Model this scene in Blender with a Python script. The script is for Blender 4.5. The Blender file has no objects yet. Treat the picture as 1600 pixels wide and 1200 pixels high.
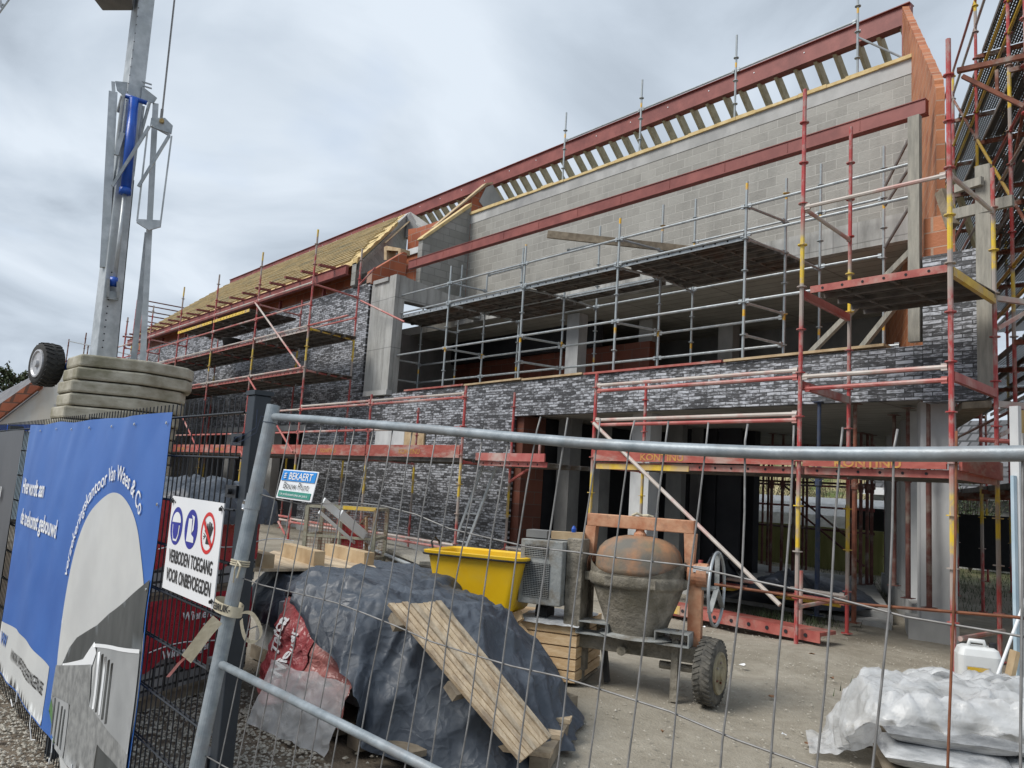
import bpy, bmesh, math, random
from mathutils import Vector, Matrix, noise
random.seed(7)
R_ = math.radians
C = bpy.context.scene.collection
# ------------------------------------------------------------------ camera, world, sun, exposure
CAMZ = 1.5
YAW, PIT, ROL, FPX = R_(-49.7), R_(7.42), R_(3.64), 1240.0
_f = Vector((math.sin(YAW)*math.cos(PIT), math.cos(YAW)*math.cos(PIT), math.sin(PIT)))
_r = _f.cross(Vector((0, 0, 1))).normalized(); _u = _r.cross(_f)
_c, _s = math.cos(ROL), math.sin(ROL)
CR, CU = _c*_r + _s*_u, -_s*_r + _c*_u
cam_data = bpy.data.cameras.new('camera'); cam = bpy.data.objects.new('camera', cam_data); C.objects.link(cam)
M4 = Matrix((CR, CU, -_f)).transposed().to_4x4(); M4.translation = Vector((0, 0, CAMZ)); cam.matrix_world = M4
cam_data.sensor_width = 36; cam_data.lens = FPX/1600*36; cam_data.clip_start = 0.05; cam_data.clip_end = 2000
sc = bpy.context.scene; sc.camera = cam
sc.view_settings.view_transform = 'Standard'; sc.view_settings.look = 'None'
sc.view_settings.exposure = 1.12; sc.view_settings.gamma = 1
sc.cycles.max_bounces = 6; sc.cycles.transparent_max_bounces = 8
SUN_EL, SUN_AZ = 48, 200      # azimuth measured clockwise from +Y
world = bpy.data.worlds.new('World'); sc.world = world; world.use_nodes = True
def build_world():
    nt = world.node_tree; N = nt.nodes; L = nt.links; N.clear()
    out = N.new('ShaderNodeOutputWorld'); bg = N.new('ShaderNodeBackground'); bg.inputs['Strength'].default_value = 0.1
    sky = N.new('ShaderNodeTexSky'); sky.sky_type = 'NISHITA'; sky.sun_disc = False
    sky.sun_elevation = R_(SUN_EL); sky.sun_rotation = R_(SUN_AZ); sky.air_density = 1.0; sky.dust_density = 1.5
    tc = N.new('ShaderNodeTexCoord'); sep = N.new('ShaderNodeSeparateXYZ'); L.new(tc.outputs['Generated'], sep.inputs[0])
    # cloud layer: project direction on a flat ceiling so that clouds flatten to the horizon
    mx = N.new('ShaderNodeMath'); mx.operation = 'MAXIMUM'; mx.inputs[1].default_value = 0.0; L.new(sep.outputs['Z'], mx.inputs[0])
    ad = N.new('ShaderNodeMath'); ad.operation = 'ADD'; ad.inputs[1].default_value = 0.22; L.new(mx.outputs[0], ad.inputs[0])
    dv = N.new('ShaderNodeVectorMath'); dv.operation = 'DIVIDE'; L.new(tc.outputs['Generated'], dv.inputs[0])
    cb = N.new('ShaderNodeCombineXYZ')
    for i in range(3): L.new(ad.outputs[0], cb.inputs[i])
    L.new(cb.outputs[0], dv.inputs[1])
    n1 = N.new('ShaderNodeTexNoise'); n1.inputs['Scale'].default_value = 1.5; n1.inputs['Detail'].default_value = 7; n1.inputs['Roughness'].default_value = .50; n1.inputs['Distortion'].default_value = .5
    mp = N.new('ShaderNodeMapping'); mp.inputs['Location'].default_value = (3.1, 1.7, 0); L.new(dv.outputs[0], mp.inputs[0]); L.new(mp.outputs[0], n1.inputs['Vector'])
    r1 = N.new('ShaderNodeValToRGB'); L.new(n1.outputs['Fac'], r1.inputs[0])
    e = r1.color_ramp.elements; e[0].position = .38; e[0].color = (1.95, 2.25, 2.63, 1); e[1].position = .66; e[1].color = (3.55, 3.92, 4.35, 1)
    m_ = r1.color_ramp.elements.new(.5); m_.color = (2.7, 3.07, 3.52, 1)
    n2 = N.new('ShaderNodeTexNoise'); n2.inputs['Scale'].default_value = 2.3; n2.inputs['Detail'].default_value = 4
    mp2 = N.new('ShaderNodeMapping'); mp2.inputs['Location'].default_value = (0.4, 8.2, 0); L.new(dv.outputs[0], mp2.inputs[0]); L.new(mp2.outputs[0], n2.inputs['Vector'])
    r2 = N.new('ShaderNodeValToRGB'); L.new(n2.outputs['Fac'], r2.inputs[0])
    r2.color_ramp.elements[0].position = .22; r2.color_ramp.elements[0].color = (.8, .8, .8, 1); r2.color_ramp.elements[1].position = .40; r2.color_ramp.elements[1].color = (1, 1, 1, 1)
    mix = N.new('ShaderNodeMix'); mix.data_type = 'RGBA'; L.new(r2.outputs[0], mix.inputs[0])
    L.new(sky.outputs[0], mix.inputs[6]); L.new(r1.outputs[0], mix.inputs[7])
    L.new(mix.outputs[2], bg.inputs['Color']); L.new(bg.outputs[0], out.inputs['Surface'])
build_world()
sun_d = bpy.data.lights.new('sun', 'SUN'); sun_d.energy = 1.5; sun_d.angle = R_(28); sun_d.color = (1, .96, .9)
sun = bpy.data.objects.new('sun', sun_d); C.objects.link(sun)
_sd = Vector((math.sin(R_(SUN_AZ))*math.cos(R_(SUN_EL)), math.cos(R_(SUN_AZ))*math.cos(R_(SUN_EL)), math.sin(R_(SUN_EL))))
sun.rotation_euler = _sd.to_track_quat('Z', 'Y').to_euler(); sun.location = (0, 0, 30)

# ------------------------------------------------------------------ measuring helpers (pixel of the 1600x1200 photo -> point on a real plane)
CP = Vector((0, 0, CAMZ))
def ray(x, y): return CR*((x-800)/FPX) + CU*(-(y-600)/FPX) + _f
def G(x, y, z=0.0): d = ray(x, y); return CP + d*((z-CAMZ)/d.z)
def FY(x, y, Y): d = ray(x, y); return CP + d*(Y/d.y)
def FX(x, y, X): d = ray(x, y); return CP + d*(X/d.x)
def DP(x, y, D): return CP + ray(x, y)*D
def ON(P, x, y):   # point straight above/below P's distance, on the ray
    d = ray(x, y); return CP + d*(math.hypot(P[0], P[1])/math.hypot(d.x, d.y))

# ------------------------------------------------------------------ materials
MATS = {}
class NT:
    def __init__(s, name):
        s.m = bpy.data.materials.new(name); s.m.use_nodes = True; s.t = s.m.node_tree; s.N = s.t.nodes; s.L = s.t.links
        s.b = s.N['Principled BSDF']; s.g = s.N.new('ShaderNodeNewGeometry'); s.pos = s.g.outputs['Position']
    def n(s, k, **kw):
        o = s.N.new('ShaderNode'+k)
        for a, v in kw.items(): setattr(o, a, v)
        return o
    def map(s, scale=(1, 1, 1), rot=(0, 0, 0), loc=(0, 0, 0), src=None):
        o = s.n('Mapping'); s.L.new(src or s.pos, o.inputs[0]); o.inputs['Scale'].default_value = scale; o.inputs['Rotation'].default_value = rot; o.inputs['Location'].default_value = loc
        return o.outputs[0]
    def noise(s, scale, detail=4, rough=.55, src=None, dist=0):
        o = s.n('TexNoise'); o.inputs['Scale'].default_value = scale; o.inputs['Detail'].default_value = detail; o.inputs['Roughness'].default_value = rough; o.inputs['Distortion'].default_value = dist
        s.L.new(src or s.pos, o.inputs['Vector']); return o.outputs['Fac']
    def ramp(s, fac, stops, interp='LINEAR'):
        o = s.n('ValToRGB'); s.L.new(fac, o.inputs[0]); cr = o.color_ramp; cr.interpolation = interp
        while len(cr.elements) < len(stops): cr.elements.new(.5)
        for e, (p, c) in zip(cr.elements, stops):
            e.position = p; e.color = (c, c, c, 1) if isinstance(c, (int, float)) else (*c, 1)
        return o.outputs[0]
    def mix(s, f, a, b, mode='MIX'):
        o = s.n('Mix'); o.data_type = 'RGBA'; o.blend_type = mode
        for i, v in ((0, f), (6, a), (7, b)):
            if isinstance(v, (int, float)): o.inputs[i].default_value = v if i == 0 else (v, v, v, 1)
            elif isinstance(v, tuple): o.inputs[i].default_value = (*v, 1)
            else: s.L.new(v, o.inputs[i])
        return o.outputs[2]
    def math(s, op, a, b=0.0):
        o = s.n('Math', operation=op)
        for i, v in ((0, a), (1, b)):
            if isinstance(v, (int, float)): o.inputs[i].default_value = v
            else: s.L.new(v, o.inputs[i])
        return o.outputs[0]
    def xyz(s): o = s.n('SeparateXYZ'); s.L.new(s.pos, o.inputs[0]); return o.outputs
    def comb(s, x, y, z=0.0):
        o = s.n('CombineXYZ')
        for i, v in enumerate((x, y, z)):
            if isinstance(v, (int, float)): o.inputs[i].default_value = v
            else: s.L.new(v, o.inputs[i])
        return o.outputs[0]
    def bump(s, h, st=.3, dist=.01):
        o = s.n('Bump'); o.inputs['Strength'].default_value = st; o.inputs['Distance'].default_value = dist; s.L.new(h, o.inputs['Height']); s.L.new(o.outputs[0], s.b.inputs['Normal'])
    def done(s, col, rough=.7, metal=0.0, name=None):
        if isinstance(col, tuple): s.b.inputs['Base Color'].default_value = (*col, 1)
        else: s.L.new(col, s.b.inputs['Base Color'])
        if isinstance(rough, (int, float)): s.b.inputs['Roughness'].default_value = rough
        else: s.L.new(rough, s.b.inputs['Roughness'])
        s.b.inputs['Metallic'].default_value = metal
        MATS[name] = s.m; return s.m
def simple(name, c1, c2, scale=6, rough=.7, metal=0, stretch=(1, 1, 1), bump=.15, lo=.35, hi=.65, c3=None, bd=.01):
    m = NT(name); v = m.map(stretch); f = m.noise(scale, 6, .6, v)
    col = m.ramp(f, [(lo, c1), (hi, c2)])
    if c3:
        f2 = m.noise(scale*.35, 5, .65, m.map(stretch, loc=(7, 3, 1))); col = m.mix(m.ramp(f2, [(.5, 0), (.66, 1)]), col, c3)
    if bump: m.bump(m.noise(scale*4, 4, .6, v), bump, bd)
    return m.done(col, rough, metal, name)
simple('galv', (.26, .29, .31), (.42, .45, .47), 9, .42, .35, bump=.05, c3=(.33, .34, .34))
simple('galv_rail', (.20, .235, .26), (.33, .37, .40), 22, .45, .25, bump=.25, c3=(.24, .25, .26), bd=.003)
simple('galv_bright', (.36, .39, .41), (.55, .58, .60), 5, .45, .3, bump=.05, c3=(.42, .45, .46))
simple('wire', (.17, .165, .16), (.28, .275, .27), 30, .5, .35, bump=.05)
simple('wire_rust', (.11, .04, .02), (.25, .09, .04), 30, .8, 0, bump=.1)
simple('rust', (.11, .035, .022), (.23, .08, .045), 8, .8, 0, c3=(.30, .27, .24))
simple('primer', (.19, .045, .038), (.27, .075, .062), 3, .55, 0, (1, 1, 1), .05, c3=(.16, .035, .03))
simple('deck_red', (.30, .06, .05), (.42, .13, .105), 7, .55, 0, bump=.1, c3=(.40, .25, .21))
simple('deck_yellow', (.60, .38, .03), (.72, .50, .07), 7, .5, 0, bump=.1, c3=(.5, .36, .2))
simple('deck_steel', (.09, .085, .08), (.19, .175, .16), 5, .7, .1, (1, 1, 1), .2, c3=(.13, .09, .07))
simple('toe_red', (.30, .06, .045), (.40, .11, .085), 5, .7, 0, (1, 1, 3), .1, c3=(.40, .27, .23))
simple('toe_yellow_print', (.52, .30, .06), (.40, .15, .07), 14, .7)
simple('rail_red', (.36, .065, .06), (.46, .16, .14), 3, .5, 0, (1, 1, 1), .06, c3=(.50, .42, .38))
simple('rail_pale', (.42, .37, .33), (.52, .47, .43), 3, .5, 0, (1, 1, 1), .06, c3=(.47, .14, .12))
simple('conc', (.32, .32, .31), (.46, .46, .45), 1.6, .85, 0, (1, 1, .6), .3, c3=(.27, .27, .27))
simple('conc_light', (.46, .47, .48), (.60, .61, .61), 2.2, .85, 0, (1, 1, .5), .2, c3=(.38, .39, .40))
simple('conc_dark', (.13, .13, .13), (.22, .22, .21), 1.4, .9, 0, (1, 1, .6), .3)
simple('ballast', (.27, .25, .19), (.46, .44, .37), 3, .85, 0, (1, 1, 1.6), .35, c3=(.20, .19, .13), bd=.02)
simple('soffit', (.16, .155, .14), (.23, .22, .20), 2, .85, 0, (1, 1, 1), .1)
simple('dark_void', (.012, .013, .016), (.03, .03, .035), 1, .9)  # near-black: shade inside rooms and holes put into the colour
CREASED = ('tarp', (.036, .046, .062), (.072, .086, .108), .52, 5.2, (.10, .115, .13), .5)
def creased(name, c1, c2, rough, sc, c3, st=.55):
    m = NT(name); f = m.noise(2.2, 5, .6); col = m.ramp(f, [(.3, c1), (.7, c2)])
    wv = m.n('VectorMath', operation='ADD'); nz = m.n('TexNoise'); nz.inputs['Scale'].default_value = 3; m.L.new(m.pos, nz.inputs['Vector']); sc_ = m.n('VectorMath', operation='SCALE'); m.L.new(nz.outputs['Color'], sc_.inputs[0]); sc_.inputs['Scale'].default_value = .25
    m.L.new(m.pos, wv.inputs[0]); m.L.new(sc_.outputs[0], wv.inputs[1])
    hs = []
    for k, (q, w) in enumerate(((sc, 1), (sc*2.6, .45))):
        v = m.n('TexVoronoi', feature='DISTANCE_TO_EDGE'); v.inputs['Scale'].default_value = q; m.L.new(wv.outputs[0], v.inputs['Vector']); hs.append(m.math('MULTIPLY', m.math('MINIMUM', v.outputs['Distance'], .22), -w))
    h = m.math('ADD', hs[0], hs[1]); m.bump(h, st, .05)
    dust = m.noise(5, 6, .7, m.map(loc=(4, 4, 4))); col = m.mix(m.ramp(dust, [(.52, 0), (.75, .45)]), col, c3)
    m.done(col, m.ramp(dust, [(.4, rough-.08), (.7, rough+.2)]), 0, name)
creased(CREASED[0], *CREASED[1:])
creased('film_faded', (.28, .045, .055), (.40, .10, .105), .38, 9, (.48, .30, .28))
simple('tarp_dark', (.015, .02, .032), (.035, .045, .065), 3, .5, 0, bump=.4)
simple('tub_yellow', (.74, .44, .008), (.80, .50, .01), 3, .4, 0, bump=.1, c3=(.66, .44, .05))
simple('black_rubber', (.012, .012, .012), (.03, .03, .03), 8, .7)
simple('black_fence', (.006, .008, .012), (.014, .016, .02), 8, .4)
simple('post_dark', (.010, .016, .024), (.022, .030, .040), 5, .45)
simple('mixer_conc', (.10, .09, .07), (.30, .27, .22), 7, .9, 0, bump=.8, c3=(.17, .15, .11), bd=.02)
simple('mixer_orange', (.40, .16, .08), (.58, .34, .21), 7, .8, 0, bump=.4, c3=(.13, .10, .08))
simple('mixer_rustdome', (.21,.155,.095), (.38,.19,.095), 5, .75, 0, bump=.5, c3=(.14,.13,.11), lo=.4, hi=.62)
simple('mixer_grey', (.20, .215, .215), (.32, .33, .32), 10, .8, 0, bump=.5, c3=(.15, .13, .10))
simple('wood', (.36, .25, .14), (.52, .40, .25), 5, .8, 0, (1, 1, 1), .2)
simple('wood_board', (.40, .30, .19), (.58, .47, .33), 14, .8, 0, (.35, 2, 2), .3, c3=(.30, .23, .16))
simple('wood_board_pale', (.46, .35, .22), (.62, .50, .35), 14, .8, 0, (.35, 2, 2), .3, c3=(.38, .28, .18))
simple('wood_board_grey', (.33, .26, .18), (.50, .42, .31), 14, .8, 0, (.35, 2, 2), .3, c3=(.25, .21, .15))
simple('wood_crate', (.50, .33, .17), (.66, .49, .30), 10, .75, 0, (1, .5, 3), .3)
simple('wood_old', (.15, .12, .085), (.27, .225, .165), 8, .85, 0, (1, 1, 1), .4)
simple('wood_grey', (.24, .23, .20), (.36, .34, .29), 8, .85, 0, (3, 3, .4), .4)
simple('batten', (.26, .20, .10), (.44, .35, .19), 4, .8, 0, (.4, 2, 2), .2, c3=(.22, .20, .13))
simple('insulation', (.50, .36, .15), (.64, .50, .26), 3, .9, 0, bump=.6, bd=.03)
simple('rafter', (.33, .29, .18), (.50, .44, .29), 6, .8, 0, (1, 1, 1), .2)
simple('yellow_trim', (.52, .38, .17), (.66, .52, .28), 5, .9, 0, bump=.5, bd=.02)
simple('prop', (.10, .035, .03), (.17, .065, .05), 8, .75, 0, c3=(.24, .20, .17))
simple('prop_grey', (.10, .09, .085), (.19, .17, .16), 8, .6)
simple('prop_blue', (.02, .04, .10), (.06, .07, .09), 8, .75)
simple('blue_paint', (.005, .06, .35), (.01, .09, .45), 5, .35, 0, bump=.02)
simple('chrome', (.55, .56, .57), (.62, .63, .64), 4, .15, .9, bump=0)
simple('tyre', (.018, .018, .019), (.04, .04, .038), 9, .85, 0, bump=.3)
simple('tyre_muddy', (.03, .03, .028), (.15, .14, .12), 11, .9, 0, bump=.5)
simple('rim', (.35, .36, .37), (.5, .5, .52), 9, .45, .3, bump=0)
simple('rim_dirty', (.20, .17, .11), (.34, .30, .20), 9, .8, 0)
simple('white_print', (.72, .74, .76), (.78, .79, .80), 4, .6, 0, bump=0)
simple('white_wall', (.50, .50, .47), (.62, .61, .58), 1.2, .85, 0, (1, 1, .5), .2, c3=(.55, .48, .38))
simple('banner_blue', (.03, .115, .40), (.045, .15, .47), 1.5, .45, 0, bump=.1)
simple('banner_grey', (.07, .075, .085), (.09, .095, .105), 1.5, .55, 0, bump=.1)
simple('banner_pale', (.50, .51, .51), (.58, .59, .58), 2.5, .5, 0, bump=.05)
simple('print_dark', (.045, .05, .05), (.08, .085, .085), 3, .55, 0, (3, 1, 1), 0)
simple('print_grey', (.17, .175, .175), (.30, .305, .30), 24, .55, 0, bump=0)
simple('print_mid', (.26, .27, .275), (.36, .37, .375), 3, .55, 0, bump=0)
simple('print_green', (.08, .18, .06), (.12, .25, .1), 3, .55, 0, bump=0)
simple('sign_white', (.74, .76, .79), (.80, .81, .83), 3, .35, 0, bump=0)
simple('sign_blue', (.015, .02, .27), (.02, .03, .31), 3, .4, 0, bump=0)
simple('sign_red', (.58, .02, .02), (.62, .03, .03), 3, .4, 0, bump=0)
simple('sign_black', (.012, .012, .014), (.02, .02, .022), 3, .4, 0, bump=0)
simple('sign_cyan', (.01, .22, .62), (.02, .25, .66), 3, .4, 0, bump=0)
simple('sign_green', (.03, .22, .17), (.04, .26, .20), 3, .4, 0, bump=0)
creased('film_red', (.32, .016, .028), (.44, .035, .05), .33, 6, (.36, .06, .07), .3)
creased('film_pink', (.36, .11, .10), (.48, .22, .20), .38, 8, (.50, .42, .40))
simple('strap', (.45, .40, .29), (.55, .50, .38), 20, .8, 0, bump=.2)
simple('bag_paper', (.40, .41, .42), (.64, .65, .66), 9, .5, 0, (1, 1, 5), .5, c3=(.25, .26, .28), bd=.02)
simple('jerrycan', (.60, .61, .60), (.68, .69, .68), 4, .4, 0, bump=.03)
simple('leaf', (.025, .045, .015), (.06, .085, .03), 2, .7, 0, bump=0)
simple('bark', (.05, .04, .03), (.09, .08, .06), 9, .9)
simple('panel_timber', (.32, .22, .08), (.45, .33, .14), 6, .75, 0, (3, 3, .5), .2)
simple('panel_blue', (.35, .47, .55), (.45, .55, .62), 4, .5)
simple('roof_slate', (.10, .10, .11), (.17, .17, .18), 4, .7)
simple('stone', (.22, .20, .16), (.48, .45, .39), 45, .9, 0, bump=.2)
simple('rebar', (.05, .045, .04), (.10, .09, .08), 8, .8)
simple('brush', (.20, .18, .08), (.38, .32, .19), 1.2, .9, 0, bump=.8, c3=(.09, .12, .03), bd=.1)
simple('algae_panel', (.26, .27, .09), (.40, .39, .17), 2, .6, 0, (2, 2, .4), .1)
simple('dead_leaf', (.14, .06, .03), (.30, .17, .09), 3, .8)
simple('brick_pale', (.24, .24, .235), (.46, .46, .45), 9, .85, 0, bump=.5)

def m_shutter():
    m = NT('shuttered_concrete'); x, y, z = m.xyz(); a = m.math('ADD', x, m.math('MULTIPLY', y, 1.03))
    l1 = m.ramp(m.math('FRACT', m.math('DIVIDE', a, .43)), [(0, .45), (.03, 1), (.97, 1), (1, .45)]); l2 = m.ramp(m.math('FRACT', m.math('DIVIDE', m.math('ADD', z, .3), 1.25)), [(0, .4), (.012, 1), (.988, 1), (1, .4)])
    v = m.map((2.5, 2.5, .5)); col = m.ramp(m.noise(1.6, 6, .65, v), [(.3, (.22, .22, .21)), (.5, (.36, .36, .345)), (.7, (.46, .46, .45))])
    col = m.mix(.6, col, m.mix(1.0, col, l1, 'MULTIPLY')); col = m.mix(.8, col, m.mix(1.0, col, l2, 'MULTIPLY'))
    m.bump(m.math('ADD', m.math('MULTIPLY', l1, .6), m.noise(8, 5, .6)), .35, .02); m.done(col, .85, 0, 'shuttered_concrete')
m_shutter()
def m_film():
    m = NT('film'); f = m.noise(5, 5, .6)
    col = m.ramp(f, [(.3, (.48, .49, .49)), (.7, (.72, .73, .74))])
    m.bump(m.noise(9, 5, .6, dist=1.2), .7, .02)
    m.b.inputs['Alpha'].default_value = .62; m.b.inputs['Transmission Weight'].default_value = .0
    m.done(col, .28, 0, 'film')
m_film()
def m_standard():   # scaffold tube with the enamel worn away; painted bands change along its height
    m = NT('standard'); x, y, z = m.xyz()
    zs = m.math('ADD', z, m.math('MULTIPLY', m.noise(.35, 0, .5, m.comb(x, y, 0.0)), 1.3))
    band = m.math('FRACT', m.math('DIVIDE', zs, 3.0))
    col = m.ramp(band, [(0, (.43, .05, .05)), (.46, (.38, .055, .052)), (.50, (.36, .30, .26)), (.62, (.34, .31, .28)), (.63, (.68, .46, .03)), (.80, (.70, .50, .05)), (.82, (.40, .33, .27)), (.90, (.38, .06, .05)), (1, (.43, .05, .05))])
    w = m.noise(9, 6, .7, m.map((1, 1, .5)))
    col = m.mix(m.ramp(w, [(.46, 0), (.62, .85)]), col, (.38, .30, .27))
    m.bump(w, .1, .005); m.done(col, .5, 0, 'standard')
m_standard()
def m_galvstd():
    m = NT('galv_standard'); x, y, z = m.xyz()
    zs = m.math('ADD', z, m.math('MULTIPLY', m.noise(.5, 0, .5, m.comb(x, y, 0.0)), .5))
    band = m.math('FRACT', m.math('DIVIDE', zs, 2.0))
    col = m.ramp(band, [(0, (.30, .34, .36)), (.30, (.36, .40, .42)), (.31, (.72, .40, .03)), (.355, (.72, .44, .05)), (.36, (.34, .38, .40)), (1, (.30, .34, .36))])
    col = m.mix(m.ramp(m.noise(12, 5, .6), [(.45, 0), (.7, .6)]), col, (.46, .47, .47)); m.done(col, .45, .25, 'galv_standard')
m_galvstd()
def brick(name, ax, bw, bh, c_lo, c_hi, mortar, msize, streak=None, rough=.6, bump=.5, off=.5):
    m = NT(name); x, y, z = m.xyz(); a = {'x': x, 'y': y}[ax] if ax in 'xy' else m.math('ADD', m.math('MULTIPLY', x, .475), m.math('MULTIPLY', y, -.88))
    wob = m.math('MULTIPLY', m.math('SUBTRACT', m.noise(1.7, 2, .5), .5), .012)
    v = m.comb(a, m.math('ADD', z, wob), 0.0)
    b = m.n('TexBrick'); m.L.new(v, b.inputs['Vector']); b.inputs['Scale'].default_value = 1; b.inputs['Brick Width'].default_value = bw; b.inputs['Row Height'].default_value = bh
    b.inputs['Mortar Size'].default_value = msize; b.inputs['Mortar Smooth'].default_value = .1; b.inputs['Bias'].default_value = 0; b.offset = off
    b.inputs['Color1'].default_value = (0, 0, 0, 1); b.inputs['Color2'].default_value = (1, 1, 1, 1); b.inputs['Mortar'].default_value = (.5, .5, .5, 1)
    col = m.ramp(b.outputs['Color'], [(0, c_lo), (1, c_hi)])
    big = m.noise(.9, 4, .6); col = m.mix(m.ramp(big, [(.3, .0), (.7, .6)]), col, m.mix(1.0, col, .62, 'MULTIPLY')); stn = m.noise(1, 5, .6, m.map((2.6, 2.6, .55), loc=(3, 1, 8))); col = m.mix(m.ramp(stn, [(.52, 0), (.70, .55)]), col, m.mix(1.0, col, .68, 'MULTIPLY'))
    if streak:
        st = m.noise(1, 5, .62, m.comb(m.math('MULTIPLY', a, 10), m.math('MULTIPLY', z, 30), y if ax == 'x' else x))
        k = m.math('ADD', m.math('MULTIPLY', b.outputs['Color'], .20), st)
        big2 = m.noise(.55, 3, .6, m.map(loc=(5, 0, 9)))
        k = m.math('ADD', k, m.math('MULTIPLY', m.math('SUBTRACT', big2, .5), .45))
        # pale streaks where brick tint, fine and broad noise add up
        col = m.mix(m.ramp(k, [(.56, 0), (.72, .78)]), col, streak)
    col = m.mix(b.outputs['Fac'], col, mortar)
    h = m.math('SUBTRACT', m.noise(25, 5, .6), m.math('MULTIPLY', b.outputs['Fac'], 1.5)); m.bump(h, bump, .012)
    m.done(col, rough, 0, name)
brick('dark_brick', 'x', .225, .052, (.045, .045, .049), (.17, .17, .18), (.034, .034, .035), .0055, (.56, .58, .63), .5)
brick('block_x', 'x', .39, .19, (.28, .27, .245), (.35, .34, .31), (.37, .36, .33), .008)
brick('block_y', 'y', .39, .20, (.24, .24, .22), (.34, .335, .315), (.19, .185, .175), .010)
brick('orange_x', 'x', .50, .24, (.30, .075, .030), (.46, .14, .06), (.30, .22, .18), .008)
brick('orange_y', 'y', .50, .24, (.33, .075, .028), (.46, .13, .055), (.34, .22, .17), .008)
brick('orange_skew', 's', .30, .20, (.38, .12, .045), (.54, .21, .09), (.42, .28, .2), .008)
brick('orange_dark', 'x', .50, .24, (.15, .045, .025), (.23, .07, .04), (.14, .10, .08), .008)  # shaded copy of the orange brick, interior shade put into the colour
brick('orange_shaded_y', 'y', .50, .24, (.10, .03, .018), (.16, .05, .028), (.1, .07, .06), .008)  # darker copy again, shade inside the opening put into the colour
brick('tile_orange', 's', .22, .28, (.30, .08, .035), (.48, .15, .07), (.12, .05, .03), .02)
brick('tile_grey', 'x', .30, .30, (.10, .10, .105), (.20, .20, .21), (.03, .03, .03), .035)
brick('stacked_brick', 's', .105, .065, (.16, .16, .16), (.34, .34, .34), (.02, .02, .02), .008, off=0)
def m_ribs():       # precast slab underside, panel joints running along x
    m = NT('ribbed_soffit'); x, y, z = m.xyz()
    f = m.math('FRACT', m.math('DIVIDE', y, .30)); j = m.ramp(f, [(0, .35), (.06, 1), (.94, 1), (1, .35)])
    f2 = m.math('FRACT', m.math('DIVIDE', x, 2.4)); j2 = m.ramp(f2, [(0, .5), (.012, 1), (.988, 1), (1, .5)])
    col = m.mix(1.0, m.mix(1.0, m.ramp(m.noise(1.6, 5, .6), [(.3, (.30, .29, .26)), (.7, (.42, .41, .37))]), j, 'MULTIPLY'), j2, 'MULTIPLY')
    m.bump(j, .4, .02); m.done(col, .85, 0, 'ribbed_soffit')
m_ribs()
def m_perf():       # expanded-metal deck: punched holes are real transparency
    m = NT('perforated'); x, y, z = m.xyz()
    a = m.math('ADD', m.math('MULTIPLY', x, .475), m.math('MULTIPLY', y, -.88)); b_ = m.math('ADD', m.math('MULTIPLY', x, .88), m.math('MULTIPLY', y, .475))
    v = m.n('TexBrick'); m.L.new(m.comb(a, b_, 0.0), v.inputs['Vector']); v.inputs['Scale'].default_value = 1; v.inputs['Brick Width'].default_value = .085; v.inputs['Row Height'].default_value = .042
    v.inputs['Mortar Size'].default_value = .0165; v.inputs['Mortar Smooth'].default_value = 0
    al = m.math('GREATER_THAN', v.outputs['Fac'], .5); m.L.new(al, m.b.inputs['Alpha'])
    m.done((.085, .085, .09), .6, .2, 'perforated')
m_perf()
def m_ground():
    m = NT('ground'); n1 = m.noise(.8, 8, .62); n2 = m.noise(6, 6, .7); n3 = m.noise(60, 3, .6)
    col = m.ramp(n1, [(.3, (.22, .195, .15)), (.5, (.32, .29, .235)), (.7, (.40, .37, .31))])
    col = m.mix(m.ramp(n2, [(.35, .5), (.62, 0)]), col, (.19, .165, .125))
    x, y, z = m.xyz()
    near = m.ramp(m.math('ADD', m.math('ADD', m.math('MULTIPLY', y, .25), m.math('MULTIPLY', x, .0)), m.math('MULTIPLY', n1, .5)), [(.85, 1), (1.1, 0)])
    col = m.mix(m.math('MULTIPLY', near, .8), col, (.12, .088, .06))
    col = m.mix(m.ramp(n3, [(.55, 0), (.75, .35)]), col, (.40, .37, .31))
    far = m.ramp(m.math('DIVIDE', y, 60.0), [(.30, 0), (.36, 1)])
    col = m.mix(far, col, m.ramp(n2, [(.4, (.09, .12, .03)), (.6, (.26, .22, .13))]))
    m.bump(m.math('ADD', m.math('MULTIPLY', n2, .8), m.math('MULTIPLY', n3, .35)), .7, .04); m.done(col, .9, 0, 'ground')
m_ground()

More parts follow.
